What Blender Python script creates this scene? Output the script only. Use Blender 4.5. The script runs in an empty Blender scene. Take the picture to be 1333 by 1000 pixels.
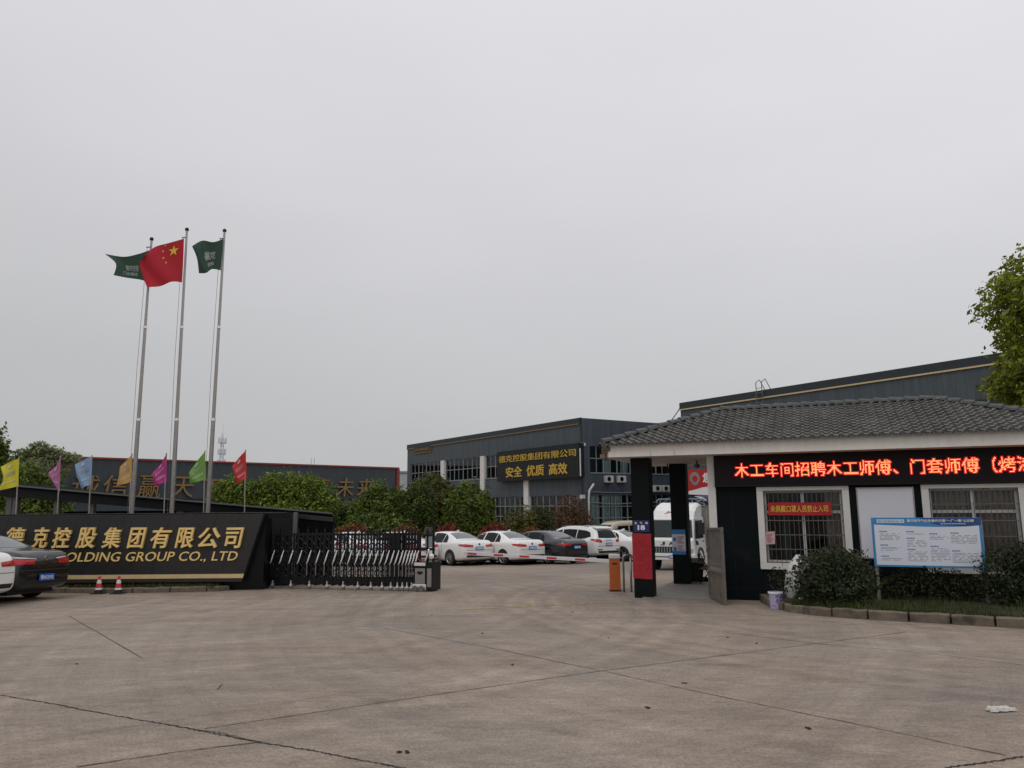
import bpy, bmesh, math, random
from mathutils import Vector, Matrix, noise
from mathutils.bvhtree import BVHTree

S = bpy.context.scene
C = S.collection
R = math.radians
pi = math.pi

# ------------------------------------------------------------------ camera
CAM_H = 1.55
FPX = 990.0
cd = bpy.data.cameras.new('camera')
cd.sensor_width = 36.0
cd.lens = FPX / 1333.0 * 36.0
cd.clip_end = 5000
cam = bpy.data.objects.new('camera', cd)
C.objects.link(cam)
CAM_M = Matrix.Translation((0, 0, CAM_H)) @ Matrix.Rotation(R(90 + 9.0), 4, 'X') @ Matrix.Rotation(R(-0.45), 4, 'Z')
cam.matrix_world = CAM_M
S.camera = cam

# ------------------------------------------------------------------ overcast daylight
SUN_EL, SUN_AZ = R(58), R(35)
w = bpy.data.worlds.new('World')
S.world = w
w.use_nodes = True
nt = w.node_tree
nt.nodes.clear()
N = nt.nodes.new
out = N('ShaderNodeOutputWorld')
sky = N('ShaderNodeTexSky')
sky.sky_type = 'NISHITA'
sky.sun_disc = False
sky.sun_elevation = SUN_EL
sky.sun_rotation = SUN_AZ
bg1 = N('ShaderNodeBackground')
bg1.inputs['Strength'].default_value = 0.05
nt.links.new(sky.outputs[0], bg1.inputs['Color'])
tc = N('ShaderNodeTexCoord')
sep = N('ShaderNodeSeparateXYZ')
nt.links.new(tc.outputs['Generated'], sep.inputs[0])
ramp = N('ShaderNodeValToRGB')
cr = ramp.color_ramp
cr.elements[0].position = 0.0
cr.elements[0].color = (0.502, 0.504, 0.510, 1)
cr.elements[1].position = 1.0
cr.elements[1].color = (0.98, 0.98, 1.0, 1)
e = cr.elements.new(0.18); e.color = (0.565, 0.567, 0.580, 1)
e = cr.elements.new(0.38); e.color = (0.690, 0.686, 0.712, 1)
e = cr.elements.new(0.57); e.color = (0.765, 0.76, 0.80, 1)
nt.links.new(sep.outputs['Z'], ramp.inputs[0])
mp = N('ShaderNodeMapping')
mp.inputs['Scale'].default_value = (1.2, 1.2, 3.5)
nt.links.new(tc.outputs['Generated'], mp.inputs['Vector'])
nz = N('ShaderNodeTexNoise')
nz.inputs['Scale'].default_value = 1.3
nz.inputs['Detail'].default_value = 5
nt.links.new(mp.outputs[0], nz.inputs['Vector'])
mr = N('ShaderNodeMapRange')
mr.inputs['From Min'].default_value = 0.3
mr.inputs['From Max'].default_value = 0.7
mr.inputs['To Min'].default_value = 0.955
mr.inputs['To Max'].default_value = 1.04
nt.links.new(nz.outputs[0], mr.inputs['Value'])
bg2 = N('ShaderNodeBackground')
nt.links.new(ramp.outputs[0], bg2.inputs['Color'])
side = N('ShaderNodeMapRange')      # the cloud deck is thinner, so brighter, to the right
side.inputs['From Min'].default_value = -1.0
side.inputs['To Min'].default_value = 0.89
side.inputs['To Max'].default_value = 1.11
nt.links.new(sep.outputs['X'], side.inputs['Value'])
mu = N('ShaderNodeMath'); mu.operation = 'MULTIPLY'
nt.links.new(mr.outputs[0], mu.inputs[0]); nt.links.new(side.outputs[0], mu.inputs[1])
nt.links.new(mu.outputs[0], bg2.inputs['Strength'])
mx = N('ShaderNodeMixShader')
mx.inputs[0].default_value = 0.95
nt.links.new(bg1.outputs[0], mx.inputs[1])
nt.links.new(bg2.outputs[0], mx.inputs[2])
nt.links.new(mx.outputs[0], out.inputs['Surface'])

sl = bpy.data.lights.new('sun', 'SUN')
sl.energy = 0.5
sl.angle = R(28)
sl.color = (1.0, 0.97, 0.92)
sun = bpy.data.objects.new('sun', sl)
C.objects.link(sun)
sun.rotation_euler = (R(32), 0, R(-25))
S.view_settings.view_transform = 'Standard'
S.view_settings.look = 'None'
S.view_settings.exposure = 0.0
S.view_settings.gamma = 1.0

# ------------------------------------------------------------------ placing
def gz(y):
    """height of the yard: it falls gently away from the camera and levels out further in"""
    return -0.031 * max(-40.0, min(45.0, y))

CAM_I = CAM_M.inverted()
def ray(px, py):
    d = Vector(((px - 666.5) / FPX, -(py - 500.0) / FPX, -1.0))
    return (CAM_M.to_3x3() @ d).normalized()
EYE = Vector((0, 0, CAM_H))
def P(px, py, Y):
    d = ray(px, py)
    return EYE + d * (Y / d.y)
def G(px, py):
    d = ray(px, py)
    t = -CAM_H / (d.z + 0.031 * d.y)
    return EYE + d * t
def hit(px, py, M, axis, val):
    """point of a plane (local axis = val of frame M) seen at a pixel, in M's own coordinates"""
    I = M.inverted()
    o = I @ EYE
    d = I.to_3x3() @ ray(px, py)
    return o + d * ((val - o[axis]) / d[axis])
def frame(x, y, z, deg):
    return Matrix.Translation((x, y, z)) @ Matrix.Rotation(R(deg), 4, 'Z')

# ------------------------------------------------------------------ materials
MATS = {}
def mat(name, col, rough=0.6, metal=0.0, var=0.0, vscale=3.0, bump=0.0, bscale=40.0, coat=0.0, island=0.0, spec=0.5,
        emit=None, estr=0.0, stretch=(1, 1, 1), var2=0.0, v2scale=0.4, stain=None, trans=0.0):
    m = bpy.data.materials.new(name)
    m.use_nodes = True
    t = m.node_tree
    b = t.nodes['Principled BSDF']
    b.inputs['Roughness'].default_value = rough
    b.inputs['Metallic'].default_value = metal
    b.inputs['Specular IOR Level'].default_value = spec
    b.inputs['Base Color'].default_value = (*col, 1)
    if coat:
        b.inputs['Coat Weight'].default_value = coat
        b.inputs['Coat Roughness'].default_value = 0.04
    if emit:
        b.inputs['Emission Color'].default_value = (*emit, 1)
        b.inputs['Emission Strength'].default_value = estr
    n = t.nodes.new
    src = None
    if var or bump or var2 or stain:
        co = n('ShaderNodeTexCoord')
        mpn = n('ShaderNodeMapping')
        mpn.inputs['Scale'].default_value = stretch
        t.links.new(co.outputs['Object'], mpn.inputs['Vector'])
    val = None
    def noisy(scale, amt, detail=6):
        nn = n('ShaderNodeTexNoise')
        nn.inputs['Scale'].default_value = scale
        nn.inputs['Detail'].default_value = detail
        nn.inputs['Roughness'].default_value = 0.65
        t.links.new(mpn.outputs[0], nn.inputs['Vector'])
        r_ = n('ShaderNodeMapRange')
        r_.inputs['From Min'].default_value = 0.25
        r_.inputs['From Max'].default_value = 0.75
        r_.inputs['To Min'].default_value = 1 - amt
        r_.inputs['To Max'].default_value = 1 + amt
        t.links.new(nn.outputs[0], r_.inputs['Value'])
        return r_.outputs[0]
    facs = []
    if var: facs.append(noisy(vscale, var))
    if var2: facs.append(noisy(v2scale, var2, 3))
    if island:
        g = n('ShaderNodeNewGeometry')
        r_ = n('ShaderNodeMapRange')
        r_.inputs['To Min'].default_value = 1 - island
        r_.inputs['To Max'].default_value = 1 + island
        t.links.new(g.outputs['Random Per Island'], r_.inputs['Value'])
        facs.append(r_.outputs[0])
    if facs:
        cur = facs[0]
        for f in facs[1:]:
            mm = n('ShaderNodeMath'); mm.operation = 'MULTIPLY'
            t.links.new(cur, mm.inputs[0]); t.links.new(f, mm.inputs[1]); cur = mm.outputs[0]
        vm = n('ShaderNodeVectorMath'); vm.operation = 'SCALE'
        vm.inputs[0].default_value = col
        t.links.new(cur, vm.inputs['Scale'])
        last = vm.outputs[0]
        if stain:
            ns = n('ShaderNodeTexNoise'); ns.inputs['Scale'].default_value = stain[1]; ns.inputs['Detail'].default_value = 8
            t.links.new(mpn.outputs[0], ns.inputs['Vector'])
            rr = n('ShaderNodeMapRange'); rr.inputs['From Min'].default_value = stain[2]; rr.inputs['From Max'].default_value = stain[2] + 0.12
            t.links.new(ns.outputs[0], rr.inputs['Value'])
            mxx = n('ShaderNodeMix'); mxx.data_type = 'RGBA'
            t.links.new(rr.outputs[0], mxx.inputs['Factor'])
            t.links.new(last, mxx.inputs['A'])
            mxx.inputs['B'].default_value = (*stain[0], 1)
            last = mxx.outputs['Result']
        t.links.new(last, b.inputs['Base Color'])
    if bump:
        nn = n('ShaderNodeTexNoise'); nn.inputs['Scale'].default_value = bscale; nn.inputs['Detail'].default_value = 5
        t.links.new(mpn.outputs[0], nn.inputs['Vector'])
        bp = n('ShaderNodeBump'); bp.inputs['Strength'].default_value = bump; bp.inputs['Distance'].default_value = 0.02
        t.links.new(nn.outputs[0], bp.inputs['Height'])
        t.links.new(bp.outputs[0], b.inputs['Normal'])
    MATS[name] = m
    return m

def leafmat(name, col, island=0.45, hue=0.25):
    """leaf: colour varies leaf by leaf, a little light passes through"""
    m = bpy.data.materials.new(name); m.use_nodes = True
    t = m.node_tree; b = t.nodes['Principled BSDF']; n = t.nodes.new
    b.inputs['Roughness'].default_value = 0.55
    b.inputs['Specular IOR Level'].default_value = 0.3
    g = n('ShaderNodeNewGeometry')
    cr_ = n('ShaderNodeValToRGB')
    a = cr_.color_ramp
    a.elements[0].color = (col[0] * (1 - island), col[1] * (1 - island), col[2] * (1 - island * .8), 1)
    a.elements[1].color = (col[0] * (1 + island + hue), col[1] * (1 + island), col[2] * (1 + island * .4), 1)
    t.links.new(g.outputs['Random Per Island'], cr_.inputs[0])
    co = n('ShaderNodeTexCoord')
    nn = n('ShaderNodeTexNoise'); nn.inputs['Scale'].default_value = 1.1; nn.inputs['Detail'].default_value = 3
    t.links.new(co.outputs['Object'], nn.inputs['Vector'])
    r_ = n('ShaderNodeMapRange'); r_.inputs['From Min'].default_value = 0.3; r_.inputs['From Max'].default_value = 0.7
    r_.inputs['To Min'].default_value = 0.65; r_.inputs['To Max'].default_value = 1.35
    t.links.new(nn.outputs[0], r_.inputs['Value'])
    vm = n('ShaderNodeVectorMath'); vm.operation = 'SCALE'
    t.links.new(cr_.outputs[0], vm.inputs[0]); t.links.new(r_.outputs[0], vm.inputs['Scale'])
    t.links.new(vm.outputs[0], b.inputs['Base Color'])
    tr = n('ShaderNodeBsdfTranslucent')
    t.links.new(vm.outputs[0], tr.inputs['Color'])
    ms = n('ShaderNodeMixShader'); ms.inputs[0].default_value = 0.3
    t.links.new(b.outputs[0], ms.inputs[1]); t.links.new(tr.outputs[0], ms.inputs[2])
    t.links.new(ms.outputs[0], t.nodes['Material Output'].inputs['Surface'])
    MATS[name] = m
    return m

def glassmat(name, tint=(0.75, 0.8, 0.8), refl=0.0, ior=1.45):
    """window glass: see-through with a fresnel reflection"""
    m = bpy.data.materials.new(name); m.use_nodes = True
    t = m.node_tree; n = t.nodes.new
    t.nodes.remove(t.nodes['Principled BSDF'])
    tr = n('ShaderNodeBsdfTransparent'); tr.inputs['Color'].default_value = (*tint, 1)
    gl = n('ShaderNodeBsdfGlossy'); gl.inputs['Roughness'].default_value = 0.03
    gl.inputs['Color'].default_value = (.9, .92, .95, 1)
    fr = n('ShaderNodeFresnel'); fr.inputs['IOR'].default_value = ior
    ad = n('ShaderNodeMath'); ad.operation = 'ADD'; ad.inputs[1].default_value = refl
    t.links.new(fr.outputs[0], ad.inputs[0])
    ms = n('ShaderNodeMixShader')
    t.links.new(ad.outputs[0], ms.inputs[0]); t.links.new(tr.outputs[0], ms.inputs[1]); t.links.new(gl.outputs[0], ms.inputs[2])
    t.links.new(ms.outputs[0], t.nodes['Material Output'].inputs['Surface'])
    MATS[name] = m
    return m

# ------------------------------------------------------------------ mesh builder
class MB:
    def __init__(s, M=None):
        s.v = []; s.f = []; s.M = M
    def add(s, vs, fs, M=None):
        k = len(s.v)
        if M is not None: vs = [M @ Vector(p) for p in vs]
        s.v += [tuple(p) for p in vs]
        s.f += [tuple(i + k for i in f) for f in fs]
        return s
    def box(s, x0, x1, y0, y1, z0, z1, M=None):
        return s.add([(x0, y0, z0), (x1, y0, z0), (x1, y1, z0), (x0, y1, z0), (x0, y0, z1), (x1, y0, z1), (x1, y1, z1), (x0, y1, z1)],
                     [(0, 3, 2, 1), (4, 5, 6, 7), (0, 1, 5, 4), (1, 2, 6, 5), (2, 3, 7, 6), (3, 0, 4, 7)], M)
    def bar(s, a, b, r, n=8, r2=None, M=None):
        a = Vector(a); b = Vector(b); r2 = r if r2 is None else r2
        d = (b - a)
        if d.length < 1e-6: return s
        d.normalize()
        u = d.orthogonal().normalized(); v = d.cross(u)
        vs = []
        for p, rr in ((a, r), (b, r2)):
            for i in range(n):
                t = 2 * pi * i / n
                vs.append(p + u * math.cos(t) * rr + v * math.sin(t) * rr)
        fs = [(i, (i + 1) % n, n + (i + 1) % n, n + i) for i in range(n)]
        fs += [tuple(range(n - 1, -1, -1)), tuple(range(n, 2 * n))]
        return s.add(vs, fs, M)
    def tube(s, pts, r, n=8, M=None):
        pts = [Vector(p) for p in pts]
        vs = []; u = None
        for k, p in enumerate(pts):
            d = (pts[min(k + 1, len(pts) - 1)] - pts[max(k - 1, 0)]).normalized()
            if u is None: u = d.orthogonal().normalized()
            else: u = (u - d * u.dot(d)).normalized()
            v = d.cross(u)
            rr = r[k] if isinstance(r, (list, tuple)) else r
            for i in range(n):
                t = 2 * pi * i / n
                vs.append(p + u * math.cos(t) * rr + v * math.sin(t) * rr)
        fs = []
        for k in range(len(pts) - 1):
            for i in range(n):
                fs.append((k * n + i, k * n + (i + 1) % n, (k + 1) * n + (i + 1) % n, (k + 1) * n + i))
        fs += [tuple(range(n - 1, -1, -1)), tuple(range((len(pts) - 1) * n, len(pts) * n))]
        return s.add(vs, fs, M)
    def lathe(s, prof, n=20, M=None, cap=True):
        vs = []; fs = []
        for (r, z) in prof:
            for i in range(n):
                t = 2 * pi * i / n
                vs.append((r * math.cos(t), r * math.sin(t), z))
        for k in range(len(prof) - 1):
            for i in range(n):
                fs.append((k * n + i, k * n + (i + 1) % n, (k + 1) * n + (i + 1) % n, (k + 1) * n + i))
        if cap:
            fs += [tuple(range(n - 1, -1, -1)), tuple(range((len(prof) - 1) * n, len(prof) * n))]
        return s.add(vs, fs, M)
    def quad(s, a, b, c, d): return s.add([a, b, c, d], [(0, 1, 2, 3)])
    def prism(s, poly, y0, y1, M=None):
        """polygon in x,z pulled along y"""
        n = len(poly)
        vs = [(p[0], y0, p[1]) for p in poly] + [(p[0], y1, p[1]) for p in poly]
        fs = [tuple(range(n)), tuple(range(2 * n - 1, n - 1, -1))]
        fs += [(i, i + n, (i + 1) % n + n, (i + 1) % n) for i in range(n)]
        return s.add(vs, fs, M)
    def prismz(s, poly, z0, z1, M=None):
        n = len(poly)
        vs = [(p[0], p[1], z0) for p in poly] + [(p[0], p[1], z1) for p in poly]
        fs = [tuple(range(n - 1, -1, -1)), tuple(range(n, 2 * n))]
        fs += [(i, (i + 1) % n, (i + 1) % n + n, i + n) for i in range(n)]
        return s.add(vs, fs, M)
    def grid(s, fn, nu, nv, M=None):
        vs = [fn(i / nu, j / nv) for j in range(nv + 1) for i in range(nu + 1)]
        fs = [(j * (nu + 1) + i, j * (nu + 1) + i + 1, (j + 1) * (nu + 1) + i + 1, (j + 1) * (nu + 1) + i) for j in range(nv) for i in range(nu)]
        return s.add(vs, fs, M)
    def build(s, name, m, parent=None, smooth=False, bevel=0.0, fix=True):
        me = bpy.data.meshes.new(name)
        vs = s.v
        me.from_pydata([tuple(p) for p in vs], [], s.f)
        if fix or bevel:
            bm = bmesh.new(); bm.from_mesh(me)
            if fix: bmesh.ops.recalc_face_normals(bm, faces=bm.faces)
            if bevel:
                eds = [e_ for e_ in bm.edges if len(e_.link_faces) == 2 and e_.calc_face_angle(0) > 0.6]
                bmesh.ops.bevel(bm, geom=eds, offset=bevel, segments=2, profile=0.6, affect='EDGES', clamp_overlap=True)
            bm.to_mesh(me); bm.free()
        if smooth:
            for p in me.polygons: p.use_smooth = True
        me.materials.append(m if not isinstance(m, str) else MATS[m])
        me.update()
        o = bpy.data.objects.new(name, me)
        C.objects.link(o)
        if parent is not None: o.parent = parent
        return o

def tag(o, label=None, cat=None, group=None, kind=None):
    if label: o['label'] = label
    if cat: o['category'] = cat
    if group: o['group'] = group
    if kind: o['kind'] = kind
    return o
def thing(name, label, cat, M=None, group=None):
    o = bpy.data.objects.new(name, None)
    o.empty_display_size = 0.3
    C.objects.link(o)
    if M is not None: o.matrix_world = M
    return tag(o, label, cat, group)
def struct(name, mb, m, **k):
    return tag(mb.build(name, m, **k), kind='structure')
def copy_tree(o, parent=None):
    c_ = o.copy(); C.objects.link(c_)
    if parent is not None:
        c_.parent = parent
        c_.matrix_parent_inverse = o.matrix_parent_inverse.copy()
    for ch in list(o.children):
        if ch.name in C.objects: copy_tree(ch, c_)
    return c_

# ------------------------------------------------------------------ lettering
def text_geo(body, extrude=0.0, bold=0.0, shear=0.0, res=3, spacing=1.0):
    cu = bpy.data.curves.new('lettering', 'FONT')
    cu.body = body; cu.extrude = extrude; cu.bevel_depth = bold; cu.bevel_resolution = 0; cu.shear = shear; cu.resolution_u = res
    cu.space_character = spacing
    o = bpy.data.objects.new('lettering', cu)
    C.objects.link(o)
    dg = bpy.context.evaluated_depsgraph_get()
    me = bpy.data.meshes.new_from_object(o.evaluated_get(dg))
    vs = [tuple(v.co) for v in me.vertices]
    fs = [tuple(p.vertices) for p in me.polygons]
    bpy.data.objects.remove(o); bpy.data.curves.remove(cu); bpy.data.meshes.remove(me)
    return vs, fs
def put_text(mb, body, x0, x1, z0, z1, place, depth=0.0, bold=0.0, shear=0.0, spacing=1.0, res=3):
    """fit lettering into the rectangle x0..x1, z0..z1; place(x, z, d) gives the 3D point (d = thickness outwards)"""
    vs, fs = text_geo(body, 0.5 if depth else 0.0, bold, shear, res, spacing)
    if not vs: return mb
    ax = min(v[0] for v in vs); bx = max(v[0] for v in vs); ay = min(v[1] for v in vs); by = max(v[1] for v in vs)
    sx = (x1 - x0) / max(1e-6, bx - ax); sz = (z1 - z0) / max(1e-6, by - ay)
    return mb.add([place(x0 + (v[0] - ax) * sx, z0 + (v[1] - ay) * sz, (v[2] + 0.5) * depth if depth else 0.0) for v in vs], fs)
def on_front(y):            # a face that looks along -y of its frame
    return lambda x, z, d: (x, y - d, z)

# ------------------------------------------------------------------ leaves
def crown_mesh(mb, blobs, n, size, seed, flat=0.0, inner=0.45, ragged=0.22):
    """leaf-sized rhombs through the volume of lumpy blobs (cx, cy, cz, rx, ry, rz)"""
    rnd = random.Random(seed)
    ws = [(b[3] * b[4] * b[5]) ** (2 / 3) for b in blobs]
    V = []; F = []
    for _ in range(n):
        b = rnd.choices(blobs, ws)[0]
        d = Vector((rnd.gauss(0, 1), rnd.gauss(0, 1), rnd.gauss(0, 1))).normalized()
        rr = inner + (1 - inner) * rnd.random() ** 0.45
        q = Vector((b[0], b[1], b[2])) * 0.9 + d * 1.7
        rr *= 1.0 + ragged * 2.0 * noise.noise(q * 1.6) + ragged * noise.noise(q * 4.5)
        if rnd.random() < 0.06: rr *= 1.0 + 0.16 * rnd.random()
        p = Vector((b[0] + d.x * b[3] * rr, b[1] + d.y * b[4] * rr, b[2] + d.z * b[5] * rr))
        nrm = (d * 0.6 + Vector((rnd.gauss(0, 1), rnd.gauss(0, 1), rnd.gauss(0, 1) + 0.5)) * 0.55).normalized()
        u = nrm.orthogonal().normalized()
        u = (Matrix.Rotation(rnd.random() * 2 * pi, 3, nrm) @ u)
        v = nrm.cross(u)
        s_ = size * (0.6 + 0.8 * rnd.random())
        k = len(V)
        V += [p - u * s_, p + v * s_ * 0.45 + nrm * s_ * .1, p + u * s_, p - v * s_ * 0.45 + nrm * s_ * .1]
        F.append((k, k + 1, k + 2, k + 3))
    k = len(mb.v)
    mb.v += [tuple(p) for p in V]
    mb.f += [tuple(i + k for i in f) for f in F]
    return mb
def limbs(mb, base, top, r, blobs, rnd):
    base = Vector(base); top = Vector(top)
    pts = []
    for i in range(6):
        t = i / 5
        pts.append(base.lerp(top, t) + Vector((rnd.uniform(-1, 1), rnd.uniform(-1, 1), 0)) * r * 0.6 * (t > 0))
    mb.tube(pts, [r * (1.25 if i == 0 else 1 - 0.14 * i) for i in range(6)], 8)
    for b in blobs:
        st = base.lerp(top, rnd.uniform(0.45, 0.95))
        e_ = Vector((b[0], b[1], b[2])) + Vector((rnd.uniform(-.3, .3) * b[3], rnd.uniform(-.3, .3) * b[4], .35 * b[5]))
        mid = st.lerp(e_, 0.5) + Vector((0, 0, -0.12 * (e_ - st).length))
        mb.tube([st, mid, e_], [r * .5, r * .34, r * .12], 6)
def tree(name, label, cat, base, blobs, n, size, lm, r=0.12, seed=1, group=None, inner=0.4, ragged=0.22, trunk_mat='bark'):
    t = thing(name, label, cat, Matrix.Translation(base), group)
    top = Vector((sum(b[0] for b in blobs) / len(blobs), sum(b[1] for b in blobs) / len(blobs), max(b[2] for b in blobs)))
    rnd = random.Random(seed)
    mb = MB(); limbs(mb, (0, 0, -0.15), top, r, blobs, rnd)
    mb.build('trunk', trunk_mat, t, smooth=True, fix=False)
    cm = MB(); crown_mesh(cm, blobs, n, size, seed, inner=inner, ragged=ragged)
    cm.build('crown', lm, t, fix=False)
    return t
# ------------------------------------------------------------------ the materials of the place
mat('black_marble', (0.006, 0.006, 0.006), 0.35, var=0.35, vscale=6, spec=0.22)
mat('sign_stone', (0.020, 0.0195, 0.019), 0.42, var=0.3, vscale=5, var2=0.15)
mat('joint_dark', (0.006, 0.006, 0.006), 0.8)
mat('gold', (0.88, 0.62, 0.23), 0.5, 0.0, var=0.12, vscale=8)
mat('old_gold', (0.21, 0.13, 0.045), 0.6, 0.0, var=0.2, vscale=3)
mat('cream_stone', (0.62, 0.47, 0.25), 0.6, var=0.12, vscale=6)
mat('brown_edge', (0.035, 0.018, 0.014), 0.6)
mat('steel', (0.36, 0.34, 0.32), 0.34, 0.85, var=0.18, vscale=12)
mat('bright_steel', (0.88, 0.88, 0.87), 0.25, 0.6)
mat('silver_trim', (0.92, 0.92, 0.92), 0.28, 0.15)
mat('dull_steel', (0.155, 0.143, 0.128), 0.5, 0.4, var=0.2, vscale=10, stain=((0.10, 0.06, 0.035), 6, 0.60))
mat('black_metal', (0.008, 0.008, 0.009), 0.4, 0.2, spec=0.35)
mat('white_paint', (0.70, 0.68, 0.64), 0.6, var=0.08, vscale=2.5, bump=0.05, bscale=60)
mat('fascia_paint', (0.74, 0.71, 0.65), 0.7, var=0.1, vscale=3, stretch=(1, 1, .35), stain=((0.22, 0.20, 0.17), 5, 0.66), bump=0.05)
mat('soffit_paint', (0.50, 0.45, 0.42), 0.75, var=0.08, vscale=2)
mat('dark_green_wall', (0.0030, 0.0062, 0.0075), 0.6, var=0.25, vscale=3, var2=0.2, bump=0.05, spec=0.13, stain=((0.012, 0.014, 0.014), 1.6, 0.60))
mat('pillar_green', (0.0028, 0.0060, 0.0062), 0.5, var=0.25, vscale=4, spec=0.15)
mat('tile_grey', (0.125, 0.120, 0.112), 0.7, var=0.45, vscale=4.5, var2=0.35, v2scale=1.1, bump=0.12, bscale=60)
mat('ridge_grey', (0.075, 0.078, 0.076), 0.65, var=0.35, vscale=8)
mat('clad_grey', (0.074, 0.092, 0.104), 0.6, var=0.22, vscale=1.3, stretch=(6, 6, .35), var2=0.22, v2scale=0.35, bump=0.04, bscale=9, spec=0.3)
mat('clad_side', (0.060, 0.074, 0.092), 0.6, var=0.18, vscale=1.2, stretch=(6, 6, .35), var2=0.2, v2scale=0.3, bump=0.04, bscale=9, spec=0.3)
mat('parapet_dark', (0.017, 0.028, 0.036), 0.55, var=0.15, vscale=1, stretch=(2, 2, .5))
mat('shed_grey', (0.046, 0.058, 0.067), 0.55, var=0.10, vscale=1.0, stretch=(3, 3, .2), spec=0.3)
mat('red_trim', (0.22, 0.030, 0.026), 0.6)
mat('pale_shed', (0.42, 0.43, 0.43), 0.6, var=0.05)
mat('alu', (0.22, 0.25, 0.26), 0.5, 0.1)
mat('curtain_pale', (0.60, 0.66, 0.63), 0.9, var=0.25, vscale=4, stretch=(4, 4, .3))
mat('curtain_brown', (0.33, 0.235, 0.215), 0.9, var=0.2, vscale=3)
mat('curtain_green', (0.09, 0.12, 0.09), 0.9, var=0.2, vscale=3)
mat('room_dark', (0.03, 0.03, 0.03), 0.9)
mat('room_pale', (0.06, 0.065, 0.055), 0.9)
mat('board_black', (0.010, 0.011, 0.014), 0.5, spec=0.3)
mat('sign_yellow', (0.60, 0.40, 0.045), 0.5)
mat('led_black', (0.011, 0.006, 0.008), 0.5, spec=0.2)
mat('led_halo', (0.2, 0.0, 0.0), 0.5, emit=(1.0, 0.010, 0.014), estr=0.62)
mat('led_core', (0.3, 0.1, 0.0), 0.5, emit=(1.0, 0.55, 0.20), estr=1.9)
mat('red_cloth', (0.36, 0.014, 0.022), 0.75, var=0.12, vscale=8)
mat('red_cloth_print', (0.30, 0.014, 0.022), 0.75)
mat('banner_red', (0.42, 0.012, 0.016), 0.65, var=0.08, vscale=6)
mat('banner_yellow', (0.72, 0.48, 0.06), 0.6)
mat('plate_blue', (0.012, 0.020, 0.11), 0.4)
mat('licence_blue', (0.03, 0.13, 0.50), 0.4)
mat('white_print', (0.75, 0.75, 0.75), 0.6)
mat('board_white', (0.72, 0.72, 0.76), 0.5, var=0.03, vscale=2)
mat('board_blue', (0.035, 0.24, 0.52), 0.4)
mat('board_navy', (0.02, 0.07, 0.22), 0.4)
mat('board_print', (0.16, 0.17, 0.20), 0.6)
mat('board_head', (0.04, 0.20, 0.42), 0.6)
mat('notice_white', (0.70, 0.72, 0.80), 0.5)
mat('pink_paper', (0.58, 0.36, 0.38), 0.8, var=0.1, vscale=30)
mat('orange_paint', (0.50, 0.115, 0.02), 0.5, var=0.1, vscale=8)
mat('barrier_white', (0.68, 0.68, 0.68), 0.45)
mat('barrier_red', (0.55, 0.03, 0.03), 0.5)
mat('rubber', (0.010, 0.010, 0.010), 0.75)
mat('rim_metal', (0.42, 0.42, 0.43), 0.35, 0.7)
mat('car_white', (0.80, 0.80, 0.78), 0.28, coat=0.6)
mat('car_black', (0.005, 0.0055, 0.007), 0.3, coat=0.7)
mat('car_navy', (0.010, 0.012, 0.020), 0.25, coat=0.7)
mat('car_silver', (0.30, 0.31, 0.32), 0.3, 0.3, coat=0.6)
mat('van_tan', (0.42, 0.36, 0.25), 0.35, coat=0.4)
mat('car_trim', (0.012, 0.012, 0.012), 0.55)
mat('car_glass', (0.008, 0.010, 0.012), 0.08, spec=0.14)
mat('rear_glass', (0.10, 0.115, 0.115), 0.08, spec=0.7)
mat('tail_red', (0.45, 0.010, 0.014), 0.2, coat=0.3)
mat('truck_glass', (0.030, 0.038, 0.041), 0.10, spec=0.4)
leafmat('leaf_low', (0.040, 0.046, 0.020), 0.6)
mat('head_lamp', (0.45, 0.47, 0.48), 0.12, 0.4, coat=0.8)
mat('seam', (0.05, 0.05, 0.05), 0.8)
mat('chrome', (0.6, 0.6, 0.6), 0.15, 0.95)
mat('tarp_blue', (0.014, 0.022, 0.060), 0.8, var=0.3, vscale=4, bump=0.3, bscale=6)
mat('cargo_grey', (0.27, 0.26, 0.24), 0.6, var=0.2, vscale=4)
mat('bark', (0.055, 0.042, 0.032), 0.9, var=0.3, vscale=12, bump=0.4, bscale=30)
mat('soil', (0.035, 0.027, 0.018), 0.95, var=0.4, vscale=9, bump=0.5, bscale=25)
mat('kerb_stone', (0.150, 0.120, 0.090), 0.85, var=0.45, vscale=5, island=0.2, bump=0.25, bscale=30, stain=((0.05, 0.045, 0.03), 3, 0.55))
mat('yellow_line', (0.40, 0.29, 0.10), 0.8, var=0.3, vscale=6)
mat('joint_line', (0.062, 0.050, 0.040), 0.9)
mat('bucket_violet', (0.40, 0.36, 0.54), 0.45, var=0.1, vscale=20)
mat('bucket_print', (0.16, 0.11, 0.30), 0.5)
mat('sack_white', (0.62, 0.61, 0.60), 0.8, var=0.06, vscale=9, bump=0.3, bscale=14)
mat('rust_red', (0.10, 0.03, 0.02), 0.8)
mat('litter_white', (0.55, 0.53, 0.50), 0.8, bump=0.3)
mat('dead_leaf', (0.03, 0.02, 0.013), 0.9)
mat('bin_black', (0.012, 0.013, 0.013), 0.5)
mat('bin_bag', (0.42, 0.43, 0.32), 0.5, var=0.2, vscale=8)
mat('porch_concrete', (0.21, 0.195, 0.172), 0.75, var=0.15, vscale=3, bump=0.1)
mat('broken_concrete', (0.16, 0.13, 0.095), 0.95, var=0.5, vscale=14, bump=0.6, bscale=22)
mat('tower_hazed', (0.62, 0.64, 0.68), 0.8)  # distance haze is put into the mast's steel colour
mat('cable_black', (0.02, 0.02, 0.02), 0.7)
mat('ac_white', (0.52, 0.52, 0.50), 0.5)
mat('pvc_white', (0.60, 0.60, 0.60), 0.5)
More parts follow.
